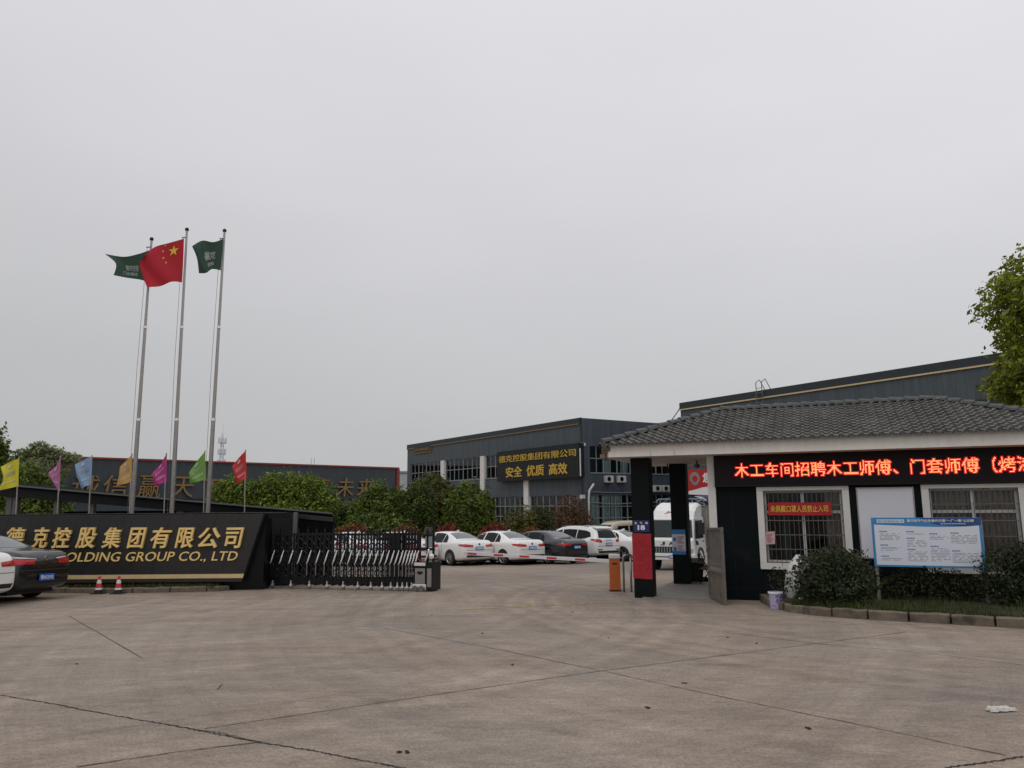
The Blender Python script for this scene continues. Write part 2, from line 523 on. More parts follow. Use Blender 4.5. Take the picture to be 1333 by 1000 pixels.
mat('carport_dark', (0.006, 0.0065, 0.007), 0.9, var=0.2, spec=0.05)
mat('carport_edge', (0.11, 0.12, 0.115), 0.7)
mat('post_grey', (0.12, 0.115, 0.11), 0.7)
mat('flag_red', (0.42, 0.010, 0.022), 0.8)
mat('flag_yellow', (0.72, 0.50, 0.04), 0.8)
mat('flag_green', (0.022, 0.062, 0.040), 0.8)
mat('flag_print', (0.40, 0.44, 0.42), 0.8)
for nm, c_ in (('yellow', (0.58, 0.52, 0.03)), ('pink', (0.42, 0.12, 0.28)), ('blue', (0.22, 0.33, 0.50)), ('orange', (0.50, 0.29, 0.08)),
               ('magenta', (0.42, 0.03, 0.20)), ('lime', (0.15, 0.31, 0.055)), ('scarlet', (0.50, 0.025, 0.025))):
    mat('cloth_' + nm, c_, 0.8)
    mat('print_' + nm, tuple(min(.8, x * .5 + .34) for x in c_), 0.8)
glassmat('window_glass', (0.85, 0.90, 0.88), 0.0, 1.28)
glassmat('far_glass', (0.84, 0.90, 0.90), 0.0, 1.45)
leafmat('leaf_mid', (0.090, 0.142, 0.024), 0.6)
leafmat('leaf_bright', (0.120, 0.188, 0.026), 0.6)
leafmat('leaf_deep', (0.062, 0.100, 0.022), 0.55)
leafmat('leaf_olive', (0.085, 0.095, 0.020), 0.5)
leafmat('leaf_brown', (0.10, 0.060, 0.030), 0.5)
leafmat('leaf_red', (0.19, 0.030, 0.022), 0.5, 0.1)
leafmat('leaf_rust', (0.20, 0.075, 0.028), 0.5, 0.1)
leafmat('leaf_bush', (0.040, 0.058, 0.026), 0.55)
leafmat('leaf_shrub', (0.060, 0.066, 0.024), 0.55)
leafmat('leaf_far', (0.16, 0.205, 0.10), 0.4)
leafmat('leaf_grass', (0.052, 0.078, 0.020), 0.6)
leafmat('leaf_camphor', (0.155, 0.205, 0.016), 0.6, 0.3)

# ------------------------------------------------------------------ ground: one sheet of worn concrete, out to the horizon
def ground_material():
    m = bpy.data.materials.new('yard_concrete'); m.use_nodes = True
    t = m.node_tree; b = t.nodes['Principled BSDF']; n = t.nodes.new; L = t.links.new
    b.inputs['Roughness'].default_value = 0.82
    b.inputs['Specular IOR Level'].default_value = 0.35
    co = n('ShaderNodeTexCoord')
    def nse(scale, detail, st=(1, 1, 1), rough=0.6, dist=0.0):
        q = n('ShaderNodeMapping'); q.inputs['Scale'].default_value = st
        L(co.outputs['Object'], q.inputs['Vector'])
        k = n('ShaderNodeTexNoise'); k.inputs['Scale'].default_value = scale; k.inputs['Detail'].default_value = detail
        k.inputs['Roughness'].default_value = rough; k.inputs['Distortion'].default_value = dist
        L(q.outputs[0], k.inputs['Vector']); return k.outputs[0]
    def rng(s, a0, a1, b0, b1):
        k = n('ShaderNodeMapRange'); k.inputs['From Min'].default_value = a0; k.inputs['From Max'].default_value = a1
        k.inputs['To Min'].default_value = b0; k.inputs['To Max'].default_value = b1
        L(s, k.inputs['Value']); return k.outputs[0]
    def mul(a, b_):
        k = n('ShaderNodeMath'); k.operation = 'MULTIPLY'; L(a, k.inputs[0]); L(b_, k.inputs[1]); return k.outputs[0]
    def sweep(cx, cy, scale, lo, dist):
        """dust swept into arcs by turning wheels, round a centre"""
        q = n('ShaderNodeMapping'); q.inputs['Location'].default_value = (-cx, -cy, 0)
        L(co.outputs['Object'], q.inputs['Vector'])
        ln = n('ShaderNodeVectorMath'); ln.operation = 'LENGTH'; L(q.outputs[0], ln.inputs[0])
        cb = n('ShaderNodeCombineXYZ'); L(ln.outputs['Value'], cb.inputs[0])
        wob = nse(0.35, 3); wv = rng(wob, 0, 1, -dist, dist)
        ad = n('ShaderNodeMath'); ad.operation = 'ADD'; L(ln.outputs['Value'], ad.inputs[0]); L(wv, ad.inputs[1])
        cb2 = n('ShaderNodeCombineXYZ'); L(ad.outputs[0], cb2.inputs[0])
        k = n('ShaderNodeTexNoise'); k.inputs['Scale'].default_value = scale; k.inputs['Detail'].default_value = 5; k.inputs['Roughness'].default_value = 0.7
        L(cb2.outputs[0], k.inputs['Vector'])
        return rng(k.outputs[0], 0.3, 0.7, lo, 2 - lo)
    f = rng(nse(0.22, 4), 0.3, 0.7, 0.82, 1.16)
    f = mul(f, rng(nse(1.6, 6, (0.45, 1.6, 1)), 0.3, 0.7, 0.82, 1.16))
    f = mul(f, rng(nse(9, 7, (0.5, 1.6, 1)), 0.3, 0.7, 0.85, 1.14))
    f = mul(f, mul(rng(nse(38, 5, rough=0.75), 0.3, 0.7, 0.66, 1.34), rng(nse(190, 2), 0.3, 0.7, 0.5, 1.5)))
    f = mul(f, sweep(12.5, 17.0, 2.3, 0.80, 0.35))
    f = mul(f, sweep(-11.0, 17.5, 2.0, 0.80, 0.4))
    dark = rng(nse(0.85, 7, (0.5, 1.5, 1), 0.7, 0.6), 0.60, 0.70, 1.0, 0.66)      # oil and damp stains
    f = mul(f, dark)
    vm = n('ShaderNodeVectorMath'); vm.operation = 'SCALE'; vm.inputs[0].default_value = (0.266, 0.211, 0.166)
    L(f, vm.inputs['Scale'])
    warm = n('ShaderNodeMix'); warm.data_type = 'RGBA'; warm.blend_type = 'MULTIPLY'
    warm.inputs['B'].default_value = (0.95, 1.0, 1.05, 1)
    L(rng(nse(0.3, 3, (1, 1, 1)), 0.4, 0.6, 0, 1), warm.inputs['Factor']); L(vm.outputs[0], warm.inputs['A'])
    L(warm.outputs['Result'], b.inputs['Base Color'])
    bp = n('ShaderNodeBump'); bp.inputs['Strength'].default_value = 0.25; bp.inputs['Distance'].default_value = 0.01
    L(nse(90, 4), bp.inputs['Height']); L(bp.outputs[0], b.inputs['Normal'])
    MATS['yard_concrete'] = m
ground_material()
mb = MB()
ys = [-900, -40, 0, 15, 30, 45, 70, 120, 300, 900, 2500]
xs = [-2500, -400, -60, -20, 0, 20, 60, 400, 2500]
vs = [(x, y, gz(y)) for y in ys for x in xs]
fs = [(j * len(xs) + i, j * len(xs) + i + 1, (j + 1) * len(xs) + i + 1, (j + 1) * len(xs) + i) for j in range(len(ys) - 1) for i in range(len(xs) - 1)]
mb.add(vs, fs)
struct('ground', mb, 'yard_concrete', fix=False)

def strip(mb, pts, w_, lift=0.004, wob=0.0, seed=0, sub=10):
    """a thin mark lying on the ground along pixel points"""
    rnd = random.Random(seed)
    ps = [G(*p) for p in pts]
    line = []
    for a, b in zip(ps[:-1], ps[1:]):
        for i in range(sub): line.append(a.lerp(b, i / sub))
    line.append(ps[-1])
    vs = []
    for i, p in enumerate(line):
        d = (line[min(i + 1, len(line) - 1)] - line[max(i - 1, 0)]); d.z = 0; d.normalize()
        nn = Vector((-d.y, d.x, 0))
        off = rnd.uniform(-wob, wob)
        ww = w_ * rnd.uniform(.5, 1.3) if wob else w_ * rnd.uniform(.8, 1.15)
        for s_ in (-.5, .5):
            q = p + nn * (s_ * ww + off)
            vs.append((q.x, q.y, gz(q.y) + lift))
    fs = [(2 * i, 2 * i + 1, 2 * i + 3, 2 * i + 2) for i in range(len(line) - 1)]
    mb.add(vs, fs)
mb = MB()
strip(mb, [(266, 949), (470, 919), (640, 894), (785, 873.5), (1000, 846), (1180, 823)], 0.013, wob=0.005, seed=1, sub=16)
strip(mb, [(500, 818), (640, 844), (785, 874), (900, 899), (1100, 940), (1310, 984)], 0.012, wob=0.005, seed=2, sub=16)
strip(mb, [(185, 858), (300, 845), (430, 831)], 0.006, wob=0.004, seed=6)
strip(mb, [(283, 898), (289, 891)], 0.012, wob=0.004, seed=6, sub=5)
strip(mb, [(90, 802), (185, 857)], 0.016, wob=0.006, seed=3)
strip(mb, [(940, 823), (1060, 838), (1200, 850), (1332, 866)], 0.014, wob=0.005, seed=4)
strip(mb, [(100, 999), (225, 980), (342, 966)], 0.014, wob=0.004, seed=5)
struct('ground_joints', mb, 'joint_line', fix=False)
mb = MB()
strip(mb, [(-20, 902), (60, 915), (150, 932), (215, 943), (262, 952), (345, 968), (410, 978), (470, 990), (540, 1003)], 0.016, wob=0.010, seed=7, sub=26)
strip(mb, [(230, 946), (290, 955), (345, 968)], 0.008, wob=0.010, seed=8, sub=20)
strip(mb, [(1230, 1000), (1290, 992), (1333, 985)], 0.02, wob=0.012, seed=9, sub=20)
struct('ground_cracks', mb, 'joint_dark', fix=False)
mb = MB()
strip(mb, [(593, 794), (700, 789), (770, 786), (828, 782)], 0.09, lift=0.005, wob=0.01, seed=11)
for i, x in enumerate((686, 712, 737, 762, 782)):
    for k in range(3):
        strip(mb, [(x - 5 + k * 2, 790.5 - k * 1.6 - i * .8), (x + 7 + (k % 2) * 2, 789.6 - k * 1.6 - i * .8)], 0.05, lift=0.005, wob=0.02, seed=20 + i * 3 + k, sub=4)
strip(mb, [(582, 766), (592, 765)], 0.14, lift=0.005, seed=40)
struct('road_markings', mb, 'yellow_line', fix=False)
# ================================================================== GATEHOUSE
GZ = gz(17.4)
MG = frame(2.04, 17.4, GZ, -22)
SOF, FH, LEN, DEP = 3.13, 0.28, 9.5, 4.8
WV = 0.65
gate = thing('gatehouse', 'dark green gatehouse with white eaves and grey tiled hip roof', 'gatehouse', MG)
def gu(px, py, v=WV): return hit(px, py, MG, 1, v)

# porch floor and pillars
MB().box(0.72, 2.44, 0.46, 4.4, -0.3, 0.02).build('porch_floor', 'porch_concrete', gate)
a = gu(823.5, 700, 0.5).x; b = gu(847.3, 700, 0.5).x
PW = b - a
MB().box(a, b, 0.5, 0.5 + PW, -0.35, SOF).build('pillar', 'pillar_green', gate, bevel=0.012)
PF = (a, b)
a2 = gu(874.5, 700, 3.55).x; b2 = a2 + PW
MB().box(a2, b2, 3.55, 3.55 + PW, -0.35, SOF).build('pillar', 'pillar_green', gate, bevel=0.012)
PB = (a2, b2)
MB().box(a - .012, b + .012, 0.488, 0.5 + PW + .012, 1.37, 1.39).build('pillar_band', 'black_metal', gate)
MB().box(a2 - .012, b2 + .012, 3.538, 3.562 + PW, 1.40, 1.42).build('pillar_band', 'black_metal', gate)

# roof slab with the fascia; its left corner is chipped
ch = 0.16
slab = MB()
slab.prismz([(ch, 0), (LEN, 0), (LEN, DEP), (0, DEP), (0, ch)], SOF, SOF + FH)
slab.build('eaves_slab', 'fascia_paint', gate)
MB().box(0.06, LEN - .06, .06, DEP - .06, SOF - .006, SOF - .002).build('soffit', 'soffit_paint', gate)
rnd = random.Random(4)
bk = MB()
for i in range(16):
    x = rnd.uniform(.0, .15); y = rnd.uniform(0, .17 - x); z = SOF + rnd.uniform(-.05, FH - .05); s_ = rnd.uniform(.03, .07)
    bk.box(x - s_, x + s_, y - s_ + .03, y + s_ + .03, z - s_ * .7, z + s_, Matrix.Rotation(rnd.uniform(-.05, .05), 4, 'Z'))
bk.build('broken_corner', 'broken_concrete', gate, bevel=0.01)

# tiled roof: four slopes of S tiles in overlapping courses
RISE = 0.92
Z0 = SOF + FH
TW, COURSE = 0.185, 0.235
def slope(mb, A, edge, inward, length, run, gable=False, over=0.06):
    """A eave corner, edge unit along the eave, inward unit towards the ridge (plan)"""
    A = Vector(A); edge = Vector(edge); inw = Vector(inward)
    sl = math.hypot(run, RISE)
    up = (inw * run + Vector((0, 0, RISE))) / sl
    nrm = edge.cross(up).normalized()
    if nrm.z < 0: nrm = -nrm
    rows = int(math.ceil((sl + over) / COURSE)); step = (sl + over) / rows
    prof = [(0, .0), (.07, .024), (.19, .040), (.34, .040), (.46, .024), (.53, .003), (.76, -.004)]
    for r_ in range(rows):
        s0 = -over + r_ * step; s1 = s0 + step * 1.04
        sm = max(0, (s0 + s1) / 2)
        cut = sm / sl * run
        c0 = int(math.ceil((cut - .12) / TW)); c1 = int(math.floor((length - cut + .12) / TW))
        us = []
        for c_ in range(c0, c1):
            jit = noise.noise((c_ * 3.7, r_ * 2.3, A.x)) * .006
            for f_, h_ in prof: us.append((c_ * TW + f_ * TW, h_ + jit))
        us.append((c1 * TW, 0))
        vs = []
        for s_, lift in ((s0, .0), (s0, .050), (s1, .010)):
            for u_, h_ in us:
                vs.append(A + edge * u_ + up * s_ + nrm * (lift + (h_ if lift > .01 else h_ * .9)))
        nn = len(us)
        fs = []
        for k in range(2):
            for i in range(nn - 1): fs.append((k * nn + i, k * nn + i + 1, (k + 1) * nn + i + 1, (k + 1) * nn + i))
        mb.add(vs, fs)
rm = MB()
slope(rm, (0, 0, Z0), (1, 0, 0), (0, 1, 0), LEN, DEP / 2)
slope(rm, (0, DEP, Z0), (0, -1, 0), (1, 0, 0), DEP, DEP / 2)
slope(rm, (LEN, 0, Z0), (0, 1, 0), (-1, 0, 0), DEP, DEP / 2)
slope(rm, (LEN, DEP, Z0), (-1, 0, 0), (0, -1, 0), LEN, DEP / 2)
# drip course under the first row, its mouths dark
def drip(mb, A, edge, inward, length):
    A = Vector(A); e_ = Vector(edge); i_ = Vector(inward); n_ = int(length / TW)
    for k in range(n_):
        u = k * TW + TW * .55
        vs = []
        for t in range(7):
            a_ = -1 + t / 3
            x = u + a_ * TW * .46; zz_ = -.015 - .045 * (1 - a_ * a_)
            vs += [A + e_ * x - i_ * .125 + Vector((0, 0, zz_ - .02)), A + e_ * x - i_ * .12 + Vector((0, 0, zz_ + .012)), A + e_ * x + i_ * .2 + Vector((0, 0, zz_ + .03))]
        mb.add(vs, [(3 * t + j, 3 * t + 3 + j, 3 * t + 4 + j, 3 * t + 1 + j) for t in range(6) for j in range(2)])
dm = MB()
for A_, e_, i_, l_ in (((0, 0, Z0 + .035), (1, 0, 0), (0, 1, 0), LEN), ((0, DEP, Z0 + .035), (0, -1, 0), (1, 0, 0), DEP), ((LEN, 0, Z0 + .035), (0, 1, 0), (-1, 0, 0), DEP), ((LEN, DEP, Z0 + .035), (-1, 0, 0), (0, -1, 0), LEN)):
    drip(dm, A_, e_, i_, l_)
dm.build('drip_tiles', 'ridge_grey', gate, fix=False)
rf = rm.build('roof_tiles', 'tile_grey', gate, fix=False)
und = MB()
zr = Z0 + RISE - .02; zb = Z0 - .005
und.add([(0.03, 0.03, zb), (LEN - .03, .03, zb), (LEN - .03, DEP - .03, zb), (.03, DEP - .03, zb), (DEP / 2, DEP / 2, zr), (LEN - DEP / 2, DEP / 2, zr)],
        [(0, 1, 5, 4), (1, 2, 5), (2, 3, 4, 5), (3, 0, 4)])
und.build('roof_boards', 'joint_dark', gate)
cap = MB()
def caps(a, b, r=0.085):
    a = Vector(a); b = Vector(b); L_ = (b - a).length; n_ = int(L_ / .3)
    d = (b - a).normalized(); side = d.cross(Vector((0, 0, 1))).normalized(); upv = side.cross(d)
    for i in range(n_):
        p = a + d * (L_ * i / n_); q = a + d * (L_ * (i + 1.12) / n_)
        vs = []
        for pp, rr, lf in ((p, r * 1.12, .03), (q, r * .9, .012)):
            for k in range(7):
                t = pi * k / 6
                vs.append(pp + side * math.cos(t) * rr + upv * (math.sin(t) * rr + lf - .02))
        cap.add(vs, [(k, k + 1, 8 + k, 7 + k) for k in range(6)] + [(6, 5, 4, 3, 2, 1, 0)])
ap1 = (DEP / 2, DEP / 2, Z0 + RISE + .03); ap2 = (LEN - DEP / 2, DEP / 2, Z0 + RISE + .03)
caps(ap1, ap2)
for c_, a_ in (((0, 0, Z0 + .05), ap1), ((0, DEP, Z0 + .05), ap1), ((LEN, 0, Z0 + .05), ap2), ((LEN, DEP, Z0 + .05), ap2)):
    caps(c_, a_)
cap.build('ridge_tiles', 'ridge_grey', gate, fix=False)

# walls, with real window openings
uL = gu(932.5, 650).x
uT = gu(922, 640).x
uR = LEN - 0.6
DW = 4.2
def opening(x0, x1, ytop, ybot, xref):
    p0 = gu(x0, (ytop + ybot) / 2); p1 = gu(x1, (ytop + ybot) / 2)
    return p0.x, p1.x, gu(xref, ybot).z, gu(xref, ytop).z
w1 = opening(987.5, 1108.5, 634, 741, 1000)
w2 = opening(1203, 1341, 629, 745.5, 1215)
w1 = (w1[0], w1[1], w1[2], w1[3]); w2 = (w2[0], w2[1], w1[2], w1[3])
FR = 0.135
ops = []
for (a_, b_, c_, d_) in (w1, w2): ops.append((a_ + FR, b_ - FR, c_ + FR, d_ - FR * .6))
wl = MB()
T = 0.22
zb, zt = ops[0][2], ops[0][3]
edges = [uL, ops[0][0], ops[0][1], ops[1][0], ops[1][1], uR]
for i in (0, 2, 4): wl.box(edges[i], edges[i + 1], WV, WV + T, -.35, SOF - .006)
for o_ in ops:
    wl.box(o_[0], o_[1], WV, WV + T, -.35, zb)
    wl.box(o_[0], o_[1], WV, WV + T, zt, SOF - .006)
wl.box(uL, uL + T, WV + T, DW, -.35, SOF - .006); wl.box(uR - T, uR, WV + T, DW, -.35, SOF - .006)
wl.box(uL + T, uR - T, DW - T, DW, -.35, SOF - .006)
wl.build('wall', 'dark_green_wall', gate)
MB().box(uT, uL, WV - .05, WV + T + .02, -.35, SOF - .006).build('white_pilaster', 'white_paint', gate, bevel=0.008)
MB().box(uL + T, uR - T, WV + T, DW - T, -.05, 0.04).build('room_floor', 'room_dark', gate)
MB().box(uL + T + .01, uR - T - .01, DW - T - .03, DW - T - .005, .04, SOF - .01).build('room_lining', 'room_pale', gate)
# base groove lines of the dressed wall
gv = MB()
gl = gu(960, 765).z
for zz in (gl,): gv.box(uL + .01, ops[0][0], WV - .004, WV + .004, zz, zz + .008)
for uu in (uL + .33,): gv.box(uu, uu + .006, WV - .004, WV + .004, .0, w1[3])
gv.build('wall_grooves', 'joint_dark', gate)

for wi, (W, O) in enumerate(((w1, ops[0]), (w2, ops[1]))):
    fr = MB()
    fr.box(W[0], W[1], WV - .045, WV + .0, O[3], W[3]); fr.box(W[0], W[1], WV - .045, WV, W[2], O[2])
    fr.box(W[0], O[0], WV - .0452, WV, O[2], O[3]); fr.box(O[1], W[1], WV - .0452, WV, O[2], O[3])
    win = fr.build('window_surround', 'white_paint', gate, bevel=0.006)
    sash = MB()
    zm = O[2] + (O[3] - O[2]) * .70; um = (O[0] + O[1]) / 2; y0, y1 = WV + .08, WV + .13
    sash.box(O[0], O[1], y0, y1, O[2], O[2] + .055); sash.box(O[0], O[1], y0, y1, O[3] - .05, O[3])
    sash.box(O[0], O[1], y0, y1, zm - .03, zm + .03)
    sash.box(O[0], O[0] + .05, y0 + .002, y1 - .002, O[2], O[3]); sash.box(O[1] - .05, O[1], y0 + .002, y1 - .002, O[2], O[3])
    sash.box(um - .03, um + .03, y0 - .004, y1 - .004, O[2], O[3])
    sash.build('sash', 'pvc_white', win)
    MB().box(O[0], O[1], WV + .10, WV + .106, O[2], O[3]).build('pane', 'window_glass', win)
    gr = MB()
    nb = 16 if wi == 0 else 16
    for i in range(nb + 1):
        x = O[0] + .015 + (O[1] - O[0] - .03) * i / nb
        gr.bar((x, WV - .03, O[2] + .01), (x, WV - .03, O[3] - .01), .0065, 6)
    for f_ in (.0, .185, .385, .585, .80, 1.0):
        z = O[2] + .012 + (O[3] - O[2] - .024) * f_
        gr.box(O[0], O[1], WV - .045, WV - .018, z - .009, z + .009)
    gr.build('security_bars', 'dull_steel', win)
    def curtain(x0, x1, z0, z1, m, y, amp=.035, wl_=.13):
        cm = MB()
        cm.grid(lambda a_, b_: (x0 + (x1 - x0) * a_, y + amp * math.sin((x0 + (x1 - x0) * a_) / wl_ * 2 * pi) + .015 * math.sin(a_ * 40 + b_ * 3), z0 + (z1 - z0) * b_), 70, 3)
        cm.build('curtain', m, win, smooth=True, fix=False)
    if wi == 1:
        curtain(O[0] + .02, O[1] - .02, O[2], O[3], 'curtain_brown', WV + .17, amp=.025)
    else:
        curtain(O[1] - .36, O[1] - .01, O[2], O[3], 'curtain_brown', WV + .17, wl_=.09)
        curtain(O[0] + .34, O[0] + .46, O[2], O[3], 'curtain_green', WV + .30, wl_=.08)
WIN1, WIN2 = w1, w2
# small ceiling lamp and camera under the porch soffit
lp = gu(907, 603, 2.2)
MB().lathe([(.02, SOF), (.02, SOF - .09), (.07, SOF - .11), (.075, SOF - .16), (.04, SOF - .19)], 14, Matrix.Translation((lp.x, 2.2, 0))).build('ceiling_lamp', 'dull_steel', gate)
cmx = PB[0] - .02
MB().box(cmx - .10, cmx, 3.6, 3.85, SOF - .25, SOF - .12).bar((cmx - .05, 3.7, SOF - .12), (cmx - .05, 3.7, SOF), .02).build('soffit_camera', 'black_metal', gate, bevel=.01)

# ---- LED message board
ld = thing('led_sign', 'long black LED board under the eaves with glowing red characters', 'LED sign', MG)
LV = 0.52
lt = SOF - .012
lbm = gu(1000, 631.3, LV).z
MB().box(uL - .005, uR + .3, LV, WV - .048, lbm, lt).build('display_panel', 'led_black', ld, bevel=.004)
MB().box(uL - .012, uR + .307, LV - .012, WV - .05, lbm - .028, lbm).build('lower_rail', 'black_metal', ld)
c0 = gu(957, 612, LV).x; c1 = gu(1333 + 24, 605, LV)
lz0 = gu(1000, 620.8, LV).z; lz1 = gu(1000, 602.6, LV).z
text = '木工车间招聘木工师傅、门套师傅（烤漆）'
# cell pitch from the photograph: sixteen characters between x=957 and x=1318
pitch = (gu(1206.5, 605, LV).x - gu(957, 612, LV).x) / 12.0
core = MB(); halo = MB()
cellh = lz1 - lz0
def cells(ch):
    vs, fs = text_geo(ch, res=4)
    tris = []
    for f in fs:
        for k in range(1, len(f) - 1): tris.append((vs[f[0]], vs[f[k]], vs[f[k + 1]]))
    return tris
def inside(tris, x, y):
    for a_, b_, c_ in tris:
        d1 = (x - b_[0]) * (a_[1] - b_[1]) - (a_[0] - b_[0]) * (y - b_[1])
        d2 = (x - c_[0]) * (b_[1] - c_[1]) - (b_[0] - c_[0]) * (y - c_[1])
        d3 = (x - a_[0]) * (c_[1] - a_[1]) - (c_[0] - a_[0]) * (y - a_[1])
        if not ((d1 < 0 or d2 < 0 or d3 < 0) and (d1 > 0 or d2 > 0 or d3 > 0)): return True
    return False
NR = 15
for ci, chh in enumerate(text):
    tr_ = cells(chh)
    if not tr_: continue
    ux = c0 + pitch * ci
    dw = pitch / 16.0; dh = cellh / NR
    ax, bx, ay, by = 0.02, 0.98, -0.09, 0.86
    for r_ in range(NR):
        for k in range(15):
            gx = ax + (bx - ax) * (k + .5) / 15; gy = ay + (by - ay) * (r_ + .5) / NR
            hitn = sum(inside(tr_, gx + ox * .022, gy + oy * .022) for ox, oy in ((0, 0), (1, 0), (-1, 0), (0, 1), (0, -1)))
            if hitn >= 2:
                x = ux + dw * (k + .2); z = lz0 + dh * (r_ + .5)
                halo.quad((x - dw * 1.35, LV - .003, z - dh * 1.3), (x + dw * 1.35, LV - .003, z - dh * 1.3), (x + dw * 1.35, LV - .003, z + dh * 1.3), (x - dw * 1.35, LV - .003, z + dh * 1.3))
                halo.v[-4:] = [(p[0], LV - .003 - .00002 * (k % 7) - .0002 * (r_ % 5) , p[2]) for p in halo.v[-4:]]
                core.quad((x - dw * .42, LV - .006, z - dh * .25), (x + dw * .42, LV - .006, z - dh * .25), (x + dw * .42, LV - .006, z + dh * .25), (x - dw * .42, LV - .006, z + dh * .25))
halo.build('lamp_glow', 'led_halo', ld, fix=False)  # wider emissive quads stand in for the red glow around the dots
core.build('lamp_dots', 'led_core', ld, fix=False)

# ---- things fixed to the gatehouse
wb = thing('whiteboard', 'plain white board with grey frame between the two windows', 'board', MG)
q0 = gu(1119, 680); q1 = gu(1191, 680); zt_ = gu(1120, 636.5).z; zb_ = gu(1130, 726).z
MB().box(q0.x, q1.x, WV - .03, WV - .004, zb_, zt_).build('panel', 'board_white', wb)
fm = MB()
for (x0, x1, z0, z1) in ((q0.x - .025, q0.x, zb_ - .025, zt_ + .025), (q1.x, q1.x + .025, zb_ - .025, zt_ + .025), (q0.x, q1.x, zt_, zt_ + .025), (q0.x, q1.x, zb_ - .025, zb_)):
    fm.box(x0, x1, WV - .038, WV - .004, z0, z1)
fm.build('frame', 'steel', wb)

bn = thing('banner', 'red strip banner with yellow characters tied across the barred window', 'banner', MG)
BV = WV - .062
n0 = gu(1000, 663, BV); n1 = gu(1082, 663, BV); nt_ = gu(1040, 654.2, BV).z; nb_ = gu(1040, 671.0, BV).z
MB().grid(lambda a_, b_: (n0.x + (n1.x - n0.x) * a_, BV + .004 * math.sin(a_ * 9), nb_ + (nt_ - nb_) * b_ + .004 * math.sin(a_ * 7)), 20, 2).build('cloth', 'banner_red', bn, fix=False)
tx = MB(); put_text(tx, '未佩戴口罩人员禁止入司', n0.x + .045, n1.x - .06, nb_ + .065, nt_ - .06, on_front(BV - .007), 0.003, bold=.012)
tx.build('lettering', 'banner_yellow', bn)

pk = gu(1003, 700, BV)
pn = thing('paper_notice', 'small pink paper notice fixed low on the barred window', 'notice', MG)
pz1 = gu(1003, 692.5, BV).z; pz0 = gu(1003, 709, BV).z; px0 = gu(996.5, 700, BV).x; px1 = gu(1008.5, 700, BV).x
MB().grid(lambda a_, b_: (px0 + (px1 - px0) * a_ + .01 * b_, BV - .002 + .006 * math.sin(a_ * 5 + b_ * 4), pz0 + (pz1 - pz0) * b_ + .012 * a_), 6, 6).build('sheet', 'pink_paper', pn, fix=False)
ln = MB()
for k in range(6): ln.box(px0 + .03, px1 - .03 - .02 * (k % 3), BV - .011, BV - .010, pz1 - .05 - .033 * k, pz1 - .042 - .033 * k)
ln.build('print', 'red_cloth_print', pn)

# house number plate and red cloth on the front pillar
fy = 0.5
hp = thing('house_number_plate', 'dark blue house number plate reading 18 on the front pillar', 'plate', MG)
x0 = gu(824.5, 685, fy).x; x1 = gu(845.5, 685, fy).x; z0 = gu(835, 693, fy).z; z1 = gu(835, 677.5, fy).z
MB().box(x0, x1, fy - .016, fy - .002, z0, z1).build('panel', 'plate_blue', hp, bevel=.004)
tx = MB(); xm = (x0 + x1) / 2; hh = z1 - z0
put_text(tx, '18', xm - .085, xm + .085, z0 + .05, z0 + .05 + hh * .42, on_front(fy - .017), .003, bold=.05)
for k, chh in enumerate('金牛路'):
    cx = xm + (k - 1) * .125
    put_text(tx, chh, cx - .03, cx + .03, z1 - .085, z1 - .03, on_front(fy - .017), .003, bold=.01)
tx.build('lettering', 'white_print', hp)
rc = thing('red_cloth', 'faded red cloth notice wrapped round the front pillar', 'cloth', MG)
z0c = gu(835, 753.5, fy).z; z1c = gu(835, 694.5, fy).z
MB().grid(lambda a_, b_: (PF[0] - .012 + (PF[1] - PF[0] + .020) * a_, fy - .010 - .006 * math.sin(b_ * 7 + a_ * 2), z0c + (z1c - z0c) * b_ + .006 * math.sin(a_ * 6)), 8, 20).build('cloth', 'red_cloth', rc, fix=False)
pr = MB()
rnd = random.Random(8)
for k in range(15):
    zz = z1c - .12 - k * (z1c - z0c - .2) / 15
    for j in range(5):
        if rnd.random() < .6:
            xx = PF[0] + .06 + j * .07
            pr.box(xx, xx + rnd.uniform(.02, .06), fy - .0195, fy - .018, zz, zz + rnd.uniform(.008, .025))
pr.build('print', 'red_cloth_print', rc)
po = thing('poster', 'blue and white poster on the rear porch pillar', 'poster', MG)
vy = 3.55
x0 = gu(875, 705, vy).x; x1 = gu(892.5, 705, vy).x; z0 = gu(884, 722, vy).z; z1 = gu(884, 689.5, vy).z
MB().box(x0, x1, vy - .012, vy - .003, z0, z1).build('sheet', 'notice_white', po)
pb = MB(); pb.box(x0, x1, vy - .016, vy - .013, z1 - .12, z1); pb.box(x0, x1, vy - .016, vy - .013, z0, z0 + .09)
pb.box(x0 + .03, x0 + .11, vy - .016, vy - .013, z1 - .30, z1 - .20); pb.box(x0 + .03, x0 + .11, vy - .016, vy - .013, z1 - .55, z1 - .45)
pb.build('blue_bands', 'board_blue', po)
pl = MB()
for k in range(9):
    zz = z1 - .20 - .05 * k - (.03 if k > 3 else 0)
    pl.box(x0 + .14, x1 - .04 - .03 * (k % 3), vy - .0158, vy - .0135, zz, zz + .02)
pl.build('print', 'red_cloth_print', po)

